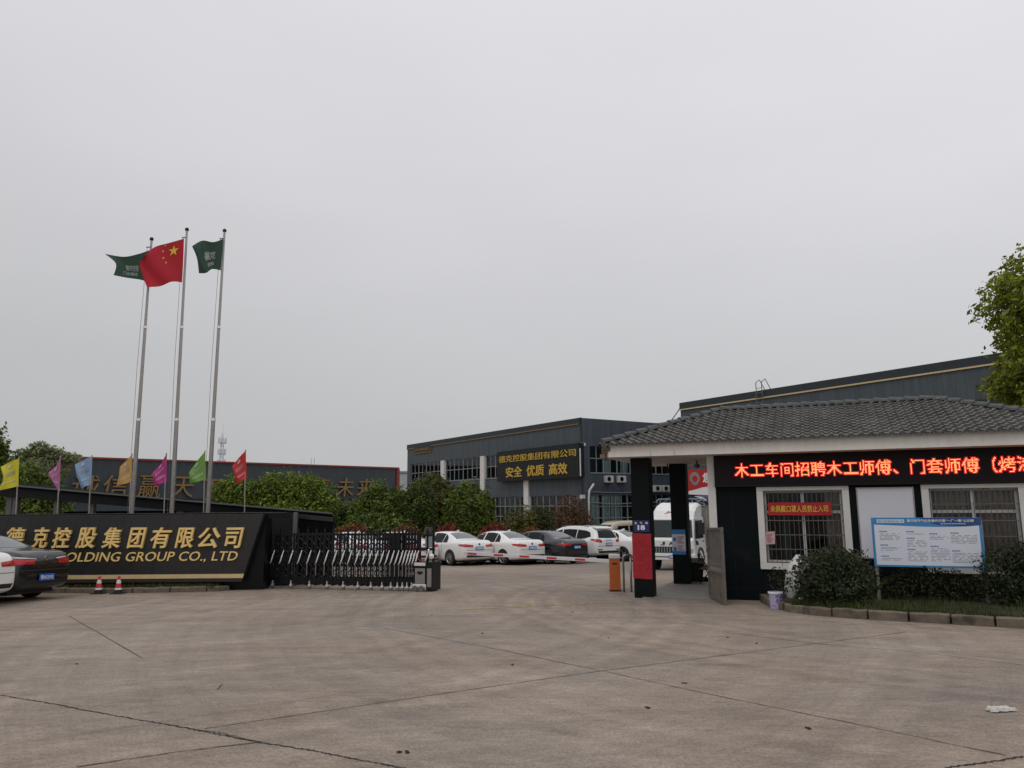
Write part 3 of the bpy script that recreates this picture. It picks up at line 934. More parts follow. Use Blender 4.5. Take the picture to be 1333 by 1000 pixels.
# ---- open steel leaf of the side gate
A_ = G(925.0, 779.5); B_ = G(944.6, 788.5)
lf = thing('steel_gate_leaf', 'open stainless steel gate leaf standing by the gatehouse wall', 'gate', Matrix.Translation((A_.x, A_.y, gz(A_.y))))
dv = Vector((B_.x - A_.x, B_.y - A_.y, gz(B_.y) - gz(A_.y))); Lg = dv.length; dv.normalize()
ML = Matrix(((dv.x, -dv.y, 0, 0), (dv.y, dv.x, 0, 0), (dv.z, 0, 1, 0), (0, 0, 0, 1)))
HG = 1.55
m_ = MB()
for x in (0, Lg - .06): m_.box(x, x + .06, -.03, .03, .04, HG, ML)
for z in (.04, .60, .72, .80, HG - .06): m_.box(.06, Lg - .06, -.028, .028, z, z + .05, ML)
m_.build('frame', 'dull_steel', lf)
m_ = MB()
for i in range(13):
    x = .06 + (Lg - .12) * (i + .5) / 13
    m_.bar((x, 0, .09), (x, 0, .60), .012, 6, M=ML); m_.bar((x, 0, .85), (x, 0, HG - .06), .012, 6, M=ML)
m_.build('bars', 'dull_steel', lf)
MB().box(.06, Lg - .06, -.006, .006, .09, .60, ML).build('backing_sheet', 'kerb_stone', lf)
MB().box(.06, Lg - .06, -.012, .012, .65, .80, ML).build('lock_panel', 'steel', lf)

# ---- handrail, barrier, bin, chair round the porch
p0 = G(812.5, 771); p1 = G(823, 771)
hr = thing('handrail', 'bent stainless handrail between barrier post and front pillar', 'handrail', Matrix.Translation((p0.x, p0.y, gz(p0.y))))
dx = p1.x - p0.x
pts = [(0, 0, -.05), (0, 0, .82)] + [(.07 - .07 * math.cos(t), 0, .82 + .07 * math.sin(t)) for t in (.5, 1.0, 1.57)] + [(dx - .0, .02, .89)]
MB().tube(pts, .027, 10).bar((dx - .01, .02, -.05), (dx - .01, .02, .89), .027, 10).build('rail', 'steel', hr, smooth=True)

bp = G(801, 769.5)
bar = thing('barrier_post', 'orange traffic barrier post with a long white arm', 'barrier', Matrix.Translation((bp.x, bp.y, gz(bp.y))) @ Matrix.Rotation(R(-6), 4, 'Z'))
MB().box(-.135, .135, -.12, .14, 0.03, .80).build('cabinet', 'orange_paint', bar, bevel=.012)
MB().box(-.14, .14, -.125, .145, .80, .90).build('top_cover', 'barrier_white', bar, bevel=.02)
MB().box(-.15, .15, -.135, .155, -.02, .03).build('base_plate', 'black_metal', bar)
MB().box(-.06, .06, -.125, -.119, .66, .69).build('badge', 'black_metal', bar)
Ia = bar.matrix_world.inverted() if False else (Matrix.Translation((bp.x, bp.y, gz(bp.y))) @ Matrix.Rotation(R(-6), 4, 'Z')).inverted()
ae = Ia @ P(604, 720.3, 21.4); as_ = Ia @ P(797, 730.5, bp.y + .02)
as_ = Vector((-.10, .0, as_.z))
arm = MB()
dd = (ae - as_); La = dd.length; dd.normalize()
def armbox(t0, t1, h, th):
    a_ = as_ + dd * t0; b_ = as_ + dd * t1
    nrm_ = Vector((-dd.y, dd.x, 0)).normalized() * th
    return [(a_ - nrm_ - Vector((0, 0, h))), (b_ - nrm_ - Vector((0, 0, h))), (b_ + nrm_ - Vector((0, 0, h))), (a_ + nrm_ - Vector((0, 0, h))),
            (a_ - nrm_ + Vector((0, 0, h))), (b_ - nrm_ + Vector((0, 0, h))), (b_ + nrm_ + Vector((0, 0, h))), (a_ + nrm_ + Vector((0, 0, h)))]
BF = [(0, 3, 2, 1), (4, 5, 6, 7), (0, 1, 5, 4), (1, 2, 6, 5), (2, 3, 7, 6), (3, 0, 4, 7)]
ao = MB().add(armbox(0, La, .045, .02), BF).build('arm', 'barrier_white', bar, bevel=.008)
rb = MB()
for px in (616, 653, 688, 724, 760):
    t = La * (797 - px) / (797 - 604.)
    rb.add(armbox(t - .14, t + .14, .026, .0225), BF)
rb.build('reflector', 'barrier_red', ao)

bb = G(903.5, 763)
bn_ = thing('wheelie_bin', 'black wheelie bin with a pale bag over its rim behind the porch pillar', 'bin', Matrix.Translation((bb.x, bb.y, gz(bb.y) + .04)) @ Matrix.Rotation(R(-10), 4, 'Z'))
m_ = MB(); m_.add([(-.22, -.20, .06), (.22, -.20, .06), (.22, .2, .06), (-.22, .2, .06), (-.27, -.26, .68), (.27, -.26, .68), (.27, .26, .68), (-.27, .26, .68)],
                  [(0, 3, 2, 1), (0, 1, 5, 4), (1, 2, 6, 5), (2, 3, 7, 6), (3, 0, 4, 7)])
m_.build('body', 'bin_black', bn_, bevel=.01)
MB().grid(lambda a_, b_: (-.29 + .58 * a_, -.285 + .02 * math.sin(a_ * 11) * (1 - b_), .55 + .16 * b_ + .05 * (1 - b_) * math.sin(a_ * 3.1)), 16, 4).box(-.285, .285, -.28, .28, .70, .715).build('bin_bag', 'bin_bag', bn_, fix=False)
for s_ in (-1, 1):
    MB().lathe([(.03, -.025), (.10, -.025), (.10, .025), (.03, .025)], 16, Matrix.Translation((.31, .12 * s_, .10)) @ Matrix.Rotation(pi / 2, 4, 'X')).build('wheel', 'rubber', bn_)
MB().bar((-.2, .27, .66), (.2, .27, .66), .015).build('handle', 'bin_black', bn_)

cb = G(913, 766)
chm = thing('folding_chair', 'small dark folding chair behind the open gate leaf', 'chair', Matrix.Translation((cb.x + .22, cb.y + .25, gz(cb.y) + .05)) @ Matrix.Rotation(R(70), 4, 'Z'))
MB().box(-.19, .19, -.18, .18, .41, .44).build('seat', 'rust_red', chm, bevel=.01)
MB().box(-.19, .19, .17, .19, .60, .82).build('backrest', 'rust_red', chm, bevel=.01)
for s_ in (-1, 1):
    MB().bar((.18 * s_, -.20, 0), (.18 * s_, .18, .82), .012).build('leg', 'black_metal', chm)
    MB().bar((.16 * s_, .22, 0), (.16 * s_, -.16, .43), .012).build('leg', 'black_metal', chm)

# ================================================================== PLANTER IN FRONT OF THE GATEHOUSE
kp = [(989, 783), (1003, 791), (1026, 797), (1060, 801.5), (1115, 806), (1180, 809.5), (1250, 813.5), (1333, 818.5), (1420, 823)]
kw = [G(*p) for p in kp]
kw.append(kw[-1] + Vector((2.5, .6, 0)))
def offset_path(ps, d):
    o_ = []
    for i, p in enumerate(ps):
        t = ps[min(i + 1, len(ps) - 1)] - ps[max(i - 1, 0)]; t.z = 0; t.normalize()
        o_.append(p + Vector((-t.y, t.x, 0)) * d)
    return o_
def kerb(name, ps, h, wd, joint, m='kerb_stone', seed=0):
    """kerb of separate-looking stones; built as one raised edge with open joints"""
    rnd = random.Random(seed)
    dense = []
    for a_, b_ in zip(ps[:-1], ps[1:]):
        n_ = max(1, int((b_ - a_).length / .02))
        for i in range(n_): dense.append(a_.lerp(b_, i / n_))
    dense.append(ps[-1])
    mbk = MB(); seg = []; L_ = 0; last = dense[0]
    def flush(sg):
        if len(sg) < 2: return
        hh = h + rnd.uniform(-.012, .012); sh = rnd.uniform(-.022, .022)
        inner = offset_path(sg, wd + sh); outer = offset_path(sg, sh)
        vs = []
        for o_, i_ in zip(outer, inner):
            g0 = gz(o_.y)
            wv_ = .016 * noise.noise((o_.x * 5, o_.y * 5, 0))
            vs += [(o_.x, o_.y, g0 - .05), (o_.x, o_.y, g0 + hh - .02 + wv_), (o_.x * .85 + i_.x * .15, o_.y * .85 + i_.y * .15, g0 + hh + wv_), (i_.x, i_.y, g0 + hh + wv_), (i_.x, i_.y, g0 - .05)]
        n_ = len(sg)
        fs = [(5 * k + j, 5 * k + j + 1, 5 * k + 5 + j + 1, 5 * k + 5 + j) for k in range(n_ - 1) for j in range(4)]
        fs += [(0, 1, 2, 3, 4), tuple(5 * (n_ - 1) + j for j in (4, 3, 2, 1, 0))]
        mbk.add(vs, fs)
    for p in dense:
        L_ += (p - last).length; last = p
        if L_ > joint + rnd.uniform(-.05, .05):
            flush(seg); seg = [p + (dense[min(len(dense) - 1, dense.index(p) + 1)] - p) * .6]; L_ = 0; continue  # open joint
        seg.append(p)
    flush(seg)
    return struct(name, mbk, m)
kerb('planter_kerb', kw, .145, .13, .62)
inn = offset_path(kw, .1)
bed = MB()
vs = []
wallpts = []
for i, p in enumerate(inn):
    I_ = MG.inverted(); l_ = I_ @ p
    wq = MG @ Vector((max(uL + .75, l_.x), WV, 0))
    wallpts.append(wq)
nS = 6
for p, q in zip(inn, wallpts):
    for k in range(nS + 1):
        r_ = p.lerp(q, k / nS)
        vs.append((r_.x, r_.y, gz(r_.y) + .10 + .05 * min(1, k) + .03 * noise.noise((r_.x * 2, r_.y * 2, 0))))
bed.add(vs, [(i * (nS + 1) + k, (i + 1) * (nS + 1) + k, (i + 1) * (nS + 1) + k + 1, i * (nS + 1) + k + 1) for i in range(len(inn) - 1) for k in range(nS)])
struct('planter_soil', bed, 'soil', fix=False)
# grass along the kerb
gr = MB(); rnd = random.Random(3)
for _ in range(11000):
    i = rnd.randrange(2, len(inn) - 1); t = rnd.random(); k = rnd.random() ** 1.6 * .75
    p = inn[i].lerp(inn[i + 1], t); q = wallpts[i].lerp(wallpts[i + 1], t); r_ = p.lerp(q, k)
    if noise.noise((r_.x * 1.7, r_.y * 1.7, 3)) < -.12 and rnd.random() < .8: continue
    h_ = rnd.uniform(.05, .20) * (1.25 if rnd.random() < .2 else .9); an = rnd.random() * 6.28; wd = rnd.uniform(.005, .011); g0 = gz(r_.y) + .09
    lx, ly = rnd.uniform(-.1, .1), rnd.uniform(-.1, .1)
    gr.add([(r_.x - math.cos(an) * wd, r_.y - math.sin(an) * wd, g0), (r_.x + math.cos(an) * wd, r_.y + math.sin(an) * wd, g0), (r_.x + lx, r_.y + ly, g0 + h_)], [(0, 1, 2)])
tag(gr.build('grass', 'leaf_grass', fix=False), 'thin green grass and weeds growing along the planter kerb', 'grass', kind='stuff')

def bush(name, label, cat, px, py, Y, blobs, n, size, lm, seed, group=None, lift=.1):
    p = P(px, py, Y)
    return tree(name, label, cat, (p.x, Y, gz(Y) + lift), blobs, n, size, lm, r=.03, seed=seed, group=group, inner=.35, ragged=.15)
bush('bush', 'big rounded dark green bush in front of the bannered window', 'bush', 1087, 780, 14.45, [(-.22, 0, .50, .55, .52, .50), (.28, .05, .52, .50, .5, .50), (.0, 0, .76, .5, .45, .36), (.05, -.1, .38, .72, .5, .36)], 11000, .032, 'leaf_bush', 11)
bush('bush', 'dark green bush at the right end of the planter under the curtained window', 'bush', 1330, 790, 13.9, [(-.1, 0, .56, .55, .5, .56), (.5, .1, .6, .6, .55, .58), (.1, -.1, .85, .5, .45, .30)], 10000, .032, 'leaf_bush', 12)
for i, (px, Y, h_, w_) in enumerate(((1160, 15.3, .24, .30), (1182, 15.2, .33, .36), (1210, 15.0, .38, .38), (1238, 14.9, .30, .36), (1262, 14.8, .25, .30))):
    bush('low_shrub', ('straggly low shrub beside the left post of the notice board', 'low shrub under the left half of the notice board', 'tallest of the low shrubs under the notice board',
                       'low brownish shrub under the right half of the notice board', 'low shrub beside the right post of the notice board')[i], 'shrub',
         px, 785, Y, [(0, 0, h_, w_, .35, h_), (.12, .05, h_ * 1.3, w_ * .6, .3, h_ * .8)], 900, .030, 'leaf_low', 30 + i, 'low shrubs under the notice board')
bush('seedling', 'thin seedling against the wall behind the violet bucket', 'plant', 1017, 770, 15.6, [(0, 0, .35, .25, .12, .34)], 260, .030, 'leaf_shrub', 41)

# notice board on two steel posts
BVv = -.30
nbd = thing('notice_board', 'blue and white notice board on two grey posts in the planter', 'notice board', MG)
l0 = gu(1136, 705, BVv).x; l1 = gu(1280, 705, BVv).x
bz1 = gu(1136, 674, BVv).z; bz0 = gu(1141, 737.5, BVv).z
bx0, bx1 = l0, l1
MB().box(bx0, bx1, BVv, BVv + .03, bz0, bz1).build('panel', 'board_blue', nbd, bevel=.004)
W_ = bx1 - bx0; H_ = bz1 - bz0
ins = []
mb = MB()
for i in range(25):
    t = i / 24; x = bx0 + .045 + (W_ - .09) * t
    top = bz1 - .13 - .055 * math.sin(pi * (t * .9 + .05)) ** .8 * (.3 + .9 * t)
    ins.append((x, top))
poly = [(bx0 + .045, bz0 + .035)] + [(bx1 - .045, bz0 + .035)] + ins[::-1]
mb.prism(poly, BVv - .003, BVv - .0005)
mb.build('sheet', 'notice_white', nbd)
mb = MB()
mb.prism([(bx0 + W_ * .45, bz1 - .004), (bx1 - .004, bz1 - .004), (bx1 - .004, bz1 - .13), (bx0 + W_ * .85, bz1 - .165), (bx0 + W_ * .6, bz1 - .13)], BVv - .0022, BVv - .0004)
mb.build('header_band', 'board_navy', nbd)
mb = MB(); mb.box(bx0 + .10, bx0 + W_ * .31, BVv - .006, BVv - .001, bz1 - .10, bz1 - .035); mb.build('header_tab', 'notice_white', nbd)
tx = MB(); put_text(tx, '重污染天气应急操作方案“一厂一策”公示牌', bx0 + W_ * .335, bx0 + W_ * .935, bz1 - .085, bz1 - .03, on_front(BVv - .006), .002, bold=.015)
for k in range(9): tx.box(bx0 + W_ * (.64 + .025 * k), bx0 + W_ * (.66 + .025 * k), BVv - .0065, BVv - .005, bz1 - .120, bz1 - .108)
tx.build('title_lettering', 'white_print', nbd)
tx = MB(); put_text(tx, '德克控股集团有限公司', bx0 + .115, bx0 + W_ * .30, bz1 - .088, bz1 - .048, on_front(BVv - .0065), .001, bold=.005)
tx.build('header_lettering', 'board_head', nbd)
rnd = random.Random(5)
hd = MB(); bd = MB()
cols_ = [(.07, .26), (.32, .50), (.53, .70), (.72, .95)]
blocks = [[(.17, 5), (.50, 3), (.77, 2)], [(.17, 1), (.33, 5), (.60, 7)], [(.22, 3), (.52, 9)], [(.20, 6), (.62, 7)]]
def uvb(a_, b_): return bx0 + W_ * a_, bz1 - .12 - (H_ - .15) * b_
for (ca, cb_), bl in zip(cols_, blocks):
    for t0, nl in bl:
        x, z = uvb(ca, t0)
        for k in range(4): hd.box(x + .035 * k, x + .035 * k + .027, BVv - .005, BVv - .0035, z - .022, z)
        for r_ in range(nl):
            zz = z - .05 - .028 * r_
            xx = x + (.02 if r_ == 0 else 0); end = bx0 + W_ * cb_ - (W_ * .09 * rnd.random() if r_ == nl - 1 else 0)
            while xx < end - .01:
                l_ = rnd.uniform(.02, .07)
                bd.box(xx, min(end, xx + l_), BVv - .0045, BVv - .0035, zz - .008, zz)
                xx += l_ + rnd.choice((.006, .006, .05))
hd.build('headings', 'board_head', nbd); bd.build('print', 'board_print', nbd)
for px, pyb in ((1143, 760), (1280, 760)):
    xx = gu(px + (0 if px < 1200 else 4), pyb, BVv + .06).x
    gpt = MG @ Vector((xx, BVv, 0))
    MB().box(xx - .028, xx + .028, BVv + .03, BVv + .085, gz(gpt.y) - GZ - .1, bz1 - .05).build('post', 'steel', nbd)

# bucket, sack and rubbish beside the kerb
q = G(1014, 794)
bk = thing('paint_bucket', 'violet paint bucket standing against the planter kerb', 'bucket', Matrix.Translation((q.x, q.y + .14, gz(q.y))))
MB().lathe([(.105, 0), (.11, .01), (.125, .28), (.135, .285), (.135, .31), (.118, .31), (.112, .05)], 24, cap=False).lathe([(.0, .012), (.10, .012)], 24, cap=False).build('body', 'bucket_violet', bk, smooth=False)
m_ = MB(); rnd = random.Random(2)
for k in range(16):
    a_ = R(-90) + rnd.uniform(-.9, .7); z = rnd.uniform(.05, .25); rr = .107 + .016 * z / .28 + .0025
    m_.box(-.010, .010 + rnd.random() * .02, -.001, .001, 0, rnd.uniform(.008, .05), Matrix.Translation((rr * math.cos(a_), rr * math.sin(a_), z)) @ Matrix.Rotation(a_ + pi / 2, 4, 'Z'))
m_.build('print', 'bucket_print', bk)
MB().lathe([(.136, .285), (.140, .29), (.140, .318), (.128, .322)], 24, cap=False).build('rim', 'white_print', bk)
q = G(1034, 790)
sk = MB()
def sackf(a_, b_):
    t = a_ * 2 * pi; r_ = (.12 + .045 * math.sin(min(1, b_ * 1.6) * pi * .6)) * (1 if b_ < .75 else max(.18, 1 - (b_ - .75) * 3.0)) * (0.55 + .45 * min(1, b_ * 6))
    r_ *= 1 + .10 * noise.noise((math.cos(t) * 1.5, math.sin(t) * 1.5, b_ * 5))
    return (math.cos(t) * r_ * 1.0 + b_ * .26, math.sin(t) * r_ * .75 + b_ * .12, b_ * .86 + .02)
sk.grid(sackf, 22, 16)
sko = sk.build('sack', 'sack_white', smooth=True, fix=False)
sko.location = (q.x, q.y + .22, gz(q.y) + .10)
tag(sko, 'white woven sack leaning into the bush by the kerb', 'sack')
q = G(998, 778)
hm = MB().lathe([(.17, 0), (.18, .02), (.13, .075), (.0, .09)], 16, Matrix.Rotation(R(12), 4, 'Y'), cap=False)
o_ = hm.build('bowl', 'rust_red', smooth=True); o_.location = (q.x, q.y + .55, gz(q.y) + .19); tag(o_, 'rusty red upturned bowl lying behind the violet bucket', 'bowl')
def crumple(name, label, px, py, sx, sy, sz, m, seed, lift=0.0, cat='litter', group=None):
    q = G(px, py); mb = MB()
    mb.grid(lambda a_, b_: ((a_ - .5) * sx * (1 + .4 * noise.noise((b_ * 3, seed, 0))), (b_ - .5) * sy * (1 + .4 * noise.noise((a_ * 3, seed, 5))), sz * (.35 + .65 * abs(noise.noise((a_ * 4 + seed, b_ * 4, seed)))) * (1 if .05 < a_ < .95 and .05 < b_ < .95 else .25)), 14, 10)
    o_ = mb.build(name, m, smooth=False, fix=False); o_.location = (q.x, q.y, gz(q.y) + lift + .004); o_.rotation_euler.z = seed
    return tag(o_, label, cat, group)
crumple('plastic_bag', 'crumpled white plastic bag lying on the open concrete', 1302, 926, .22, .10, .06, 'litter_white', .2)
crumple('plastic_cup', 'white scrap of foam on the soil below the big bush', 1104, 795, .10, .09, .10, 'litter_white', 1.3, .1)
crumple('paper_scrap', 'small white paper scrap on the kerb near the sack', 1043, 792, .08, .05, .03, 'litter_white', 2.1, .17)
crumple('paper_scrap', 'small white paper scrap in the grass left of the board post', 1121, 796, .07, .05, .03, 'litter_white', 3.1, .14)
rnd = random.Random(77)
spots = [(667, 866), (891, 890), (947, 830), (1052, 949), (520, 980), (530, 980), (562, 801), (985, 838), (792, 831), (628, 825), (745, 797), (843, 922), (100, 865)]
for i, (px, py) in enumerate(spots):
    o_ = crumple('dead_leaf', 'brown dead leaf lying on the concrete yard', px, py, rnd.uniform(.03, .065), rnd.uniform(.018, .035), .012, 'dead_leaf', rnd.uniform(0, 6), 0, 'leaf', 'dead leaves scattered over the yard')

# camphor tree beyond the right end of the gatehouse
tb = P(1420, 700, 19.0)
tree('camphor_tree', 'tall camphor tree with yellow green leaves beyond the gatehouse roof', 'tree', (tb.x + 1.05, 19.0, gz(19)),
     [(-.9, 0, 7.0, 2.0, 1.8, 1.6), (-1.6, -.5, 5.0, 1.65, 1.5, 1.15), (-.4, .2, 4.9, 2.2, 1.8, 1.5), (.6, 0, 7.6, 2.0, 1.9, 1.5), (1.4, 0, 6.0, 2.0, 1.8, 2.0), (-1.3, -.4, 3.9, 1.0, .9, .85)], 80000, .078, 'leaf_camphor', r=.19, seed=51, inner=.4, ragged=.16)
# ================================================================== COMPANY SIGN WALL (left)
YS = 20.95
MSG = frame(0, YS, gz(YS), 0)
def su(px, py, v=0.0): return hit(px, py, MSG, 1, v)
sw = thing('sign_wall', 'long black stone wall with gold company lettering and a slanted end', 'sign wall', MSG)
xr = su(345, 700).x; ztop = su(300, 667.6).z
MB().box(-17.5, xr, 0.0, .55, -.1, ztop).build('wall', 'black_marble', sw)
SV = -.22
zt = su(330, 669.2, SV).z; zb = su(300, 757.3, SV).z
xt = su(343, 669.5, SV).x; xb = su(314.5, 757.3, SV).x
pn = MB(); pn.prism([(-17.4, zb), (xb, zb), (xt, zt), (-17.4, zt)], SV, -.004); pn.build('sloped_panel', 'sign_stone', sw)
zc0 = su(300, 752.6, SV).z; zc1 = su(300, 747.2, SV).z
def xe(z): return xb + (xt - xb) * (z - zb) / (zt - zb)
st = MB(); st.prism([(-17.4, zc0), (xe(zc0), zc0), (xe(zc1), zc1), (-17.4, zc1)], SV - .012, SV - .001); st.build('cream_strip', 'cream_stone', sw)
st = MB(); st.prism([(-17.4, zb + .003), (xe(zb) - .003, zb + .003), (xe(zc0), zc0 - .003), (-17.4, zc0 - .003)], SV - .006, SV - .001); st.build('lower_strip', 'brown_edge', sw)
jl = MB(); sh = (xt - xb) / (zt - zb)
for k in range(16):
    x0 = xe(zc1) - .62 * (k + 1)
    jl.prism([(x0, zc1), (x0 + .008, zc1), (x0 + .008 + sh * (zt - zc1), zt - .004), (x0 + sh * (zt - zc1), zt - .004)], SV - .002, SV - .0005)
zm = (zt + zc1) / 2
jl.build('stone_joints', 'joint_dark', sw)
LX = lambda px, py: su(px, py, SV).x
chars = '德克控股集团有限公司'
cxs = [21.5, 54, 82, 113.5, 146.5, 179.5, 211, 241.5, 273.5, 306]
hw = [12.5, 11, 12, 13, 12, 12, 13.5, 12, 14, 12]
tx = MB()
for c_, cx, h_ in zip(chars, cxs, hw):
    x0 = LX(cx - h_, 700); x1 = LX(cx + h_, 700); z0 = su(cx, 713.5, SV).z; z1 = su(cx, 686.8, SV).z
    put_text(tx, c_, x0, x1, z0, z1, on_front(SV), .08, bold=.014, shear=.20, res=3)
tx.build('company_lettering', 'gold', sw, fix=False)
tx = MB()
put_text(tx, 'DEKE HOLDING GROUP CO., LTD', LX(21, 725), LX(309.5, 725), su(200, 732.5, SV).z, su(200, 718.4, SV).z, on_front(SV), .025, bold=.004, shear=.22, spacing=1.02)
tx.build('latin_lettering', 'gold', sw, fix=False)
# planting strip and kerb under the sign
kpl = [G(-80, 772), G(60, 772.5), G(180, 772.3), G(284, 770)]
kpl.append(kpl[-1] + Vector((.15, .35, 0)))
kerb('verge_kerb', kpl, .13, .14, .9, seed=5)
bed = MB()
inn2 = offset_path(kpl[:4], .1)
vs = []
for p in inn2:
    for k in range(4):
        y = p.y + (YS + .25 - p.y) * k / 3
        vs.append((p.x, y, gz(p.y) + .09 + .02 * k))
bed.add(vs, [(i * 4 + k, (i + 1) * 4 + k, (i + 1) * 4 + k + 1, i * 4 + k + 1) for i in range(3) for k in range(3)])
struct('verge_soil', bed, 'soil', fix=False)
rnd = random.Random(9)
gr = MB()
for _ in range(5200):
    x = rnd.uniform(inn2[0].x, inn2[-1].x - .1); y = rnd.uniform(inn2[1].y + .0, YS - .05)
    h_ = rnd.uniform(.06, .24) * (.6 + .4 * (y - inn2[1].y)); an = rnd.random() * 6.28; wd = rnd.uniform(.008, .018); g0 = gz(y) + .08
    gr.add([(x - math.cos(an) * wd, y - math.sin(an) * wd, g0), (x + math.cos(an) * wd, y + math.sin(an) * wd, g0), (x + rnd.uniform(-.12, .12), y + rnd.uniform(-.1, .1), g0 + h_)], [(0, 1, 2)])
tag(gr.build('ground_cover', 'leaf_shrub', fix=False), 'low dark ground cover under the sign wall', 'ground cover', kind='stuff')

# traffic cones
def cone(px, label):
    q = G(px, 773.2); sc = .44 / .70
    t = thing('traffic_cone', label, 'traffic cone', Matrix.Translation((q.x, q.y, gz(q.y))) @ Matrix.Scale(sc, 4), 'traffic cones before the sign wall')
    MB().box(-.24, .24, -.24, .24, 0, .035).build('base', 'rubber', t, bevel=.01)
    def cr_(z0, z1, grow=0.0):
        rr = lambda z: .165 - .125 * z / .70 + grow
        return MB().lathe([(rr(z0), z0), (rr(z1), z1)], 20)
    cr_(.035, .17).build('foot', 'rubber', t)
    cr_(.17, .70).build('body', 'barrier_red', t)
    cr_(.17, .24, .003).build('reflective_band', 'barrier_white', t); cr_(.42, .56, .003).build('reflective_band', 'barrier_white', t)
cone(128, 'left one of the two red and white cones by the kerb'); cone(153.5, 'right one of the two red and white cones by the kerb')

# ================================================================== FLAGPOLES AND FLAGS
YP = 23.6
def patch(ctrl, fn_y, nu=26, nv=18):
    """cloth through rows of pixel control points (top, mid, bottom), each from the hoist outwards"""
    pts = [[p for p in row] for row in ctrl]
    def lag(xs, t):
        n_ = len(xs); r0 = r1 = 0.0
        # Catmull-Rom through the points
        s_ = t * (n_ - 1); i = min(int(s_), n_ - 2); f = s_ - i
        g = lambda k: xs[max(0, min(n_ - 1, k))]
        def cr1(c):
            p0, p1, p2, p3 = g(i - 1)[c], g(i)[c], g(i + 1)[c], g(i + 2)[c]
            return .5 * ((2 * p1) + (-p0 + p2) * f + (2 * p0 - 5 * p1 + 4 * p2 - p3) * f * f + (-p0 + 3 * p1 - 3 * p2 + p3) * f ** 3)
        return (cr1(0), cr1(1))
    def at(u_, v_):
        col = [lag(row, u_) for row in pts]
        px, py = lag(col, v_)
        return P(px, py, fn_y(u_, v_))
    return at
def cloth_obj(name, at, m, parent, nu=28, nv=20):
    return MB().grid(lambda a_, b_: tuple(at(a_, b_)), nu, nv).build(name, m, parent, smooth=True, fix=False)
def on_cloth(at, off=-.012):
    """place flat marks on the cloth: x runs from the hoist outwards, z from 0 (bottom) to 1 (top)"""
    return lambda x, z, d: tuple(at(max(0, min(1, x)), max(0, min(1, 1 - z))) + Vector((0, off, 0)))
def zz(lst): return [(120 + x / 6.665, 280 + y / 6.665) for x, y in lst]

def flagpole(px_b, px_t, py_t, label):
    b_ = P(px_b, 667, YP); t_ = P(px_t, py_t, YP)
    dx = (t_.x - b_.x) / (t_.z - b_.z)
    g0 = gz(YP); H = t_.z - g0
    M_ = Matrix.Translation((b_.x - dx * (b_.z - g0), YP, g0))
    t = thing('flagpole', label, 'flagpole', M_, 'the three tall flagpoles')
    ln = lambda z: (dx * z, 0, z)
    z1 = P(px_b, 546, YP).z - g0; z2 = P(px_b, 426, YP).z - g0
    MB().bar(ln(-.1), ln(z1), .072, 14, .062).build('lower_tube', 'steel', t, smooth=False)
    MB().bar(ln(z1), ln(z2), .055, 14, .047).build('middle_tube', 'steel', t)
    MB().bar(ln(z2), ln(H), .043, 14, .034).build('upper_tube', 'steel', t)
    MB().bar(ln(z1 - .05), ln(z1 + .03), .075, 14).build('collar', 'bright_steel', t); MB().bar(ln(z2 - .04), ln(z2 + .03), .060, 14).build('collar', 'bright_steel', t)
    MB().lathe([(.055, 0), (.06, .02), (.06, .07), (.03, .10)], 14, Matrix.Translation(ln(H))).build('cap', 'black_metal', t)
    MB().tube([Vector(ln(1.2)) + Vector((-.10, -.05, 0)), Vector(ln(H * .6)) + Vector((-.14, -.05, 0)), Vector(ln(H - .25)) + Vector((-.10, -.05, 0))], .006, 5).build('halyard', 'post_grey', t)
    MB().bar(Vector(ln(H - .25)) + Vector((-.13, -.05, 0)), Vector(ln(H - .22)), .018, 6).build('pulley', 'dull_steel', t)
    return t
flagpole(171.5, 197.3, 313, 'steel flagpole flying the wind-twisted green flag at left')
flagpole(223.5, 243.3, 300.5, 'middle steel flagpole flying the red flag with stars')
flagpole(270.5, 292.3, 302, 'steel flagpole flying the shorter green flag at right')

def star(cx, cz, r_, rot, asp):
    o_ = []
    for i in range(10):
        a_ = rot + pi / 2 + i * pi / 5; rr = r_ if i % 2 == 0 else r_ * .40
        o_.append((cx + math.cos(a_) * rr * asp, cz + math.sin(a_) * rr))
    return o_
def add_poly(mb, pts, place):
    c_ = (sum(p[0] for p in pts) / len(pts), sum(p[1] for p in pts) / len(pts))
    vs = [place(c_[0], c_[1], 0)] + [place(p[0], p[1], 0) for p in pts]
    n_ = len(pts)
    mb.add(vs, [(0, 1 + i, 1 + (i + 1) % n_) for i in range(n_)])
fr = thing('national_flag', 'red flag with yellow stars flying from the middle pole', 'flag', Matrix.Identity(4))
at = patch([zz([(797, 205), (665, 243), (535, 282), (440, 372)]), zz([(790, 395), (670, 425), (535, 455), (414, 440)]), zz([(780, 585), (690, 579), (590, 618), (474, 626)])],
           lambda u_, v_: YP - .06 - .05 * math.sin(u_ * 7 + v_ * 1.5) * u_ - .14 * u_ - .09 * math.sin(u_ * 9 + v_ * 5) * u_)
cloth_obj('cloth', at, 'flag_red', fr, 40, 26)
sm = MB(); pl_ = on_cloth(at)
add_poly(sm, star(.235, .755, .115, 0.1, .92), pl_)
for (x, z, r_) in ((.40, .90, 0.0), (.385, .60, .9)):
    pass
for (x, z, rot) in ((.40, .93, .3), (.455, .80, .7), (.45, .66, 0), (.40, .55, .4)):
    add_poly(sm, star(x, z, .030, rot, .9), pl_)
sm.build('stars', 'flag_yellow', fr, fix=False)

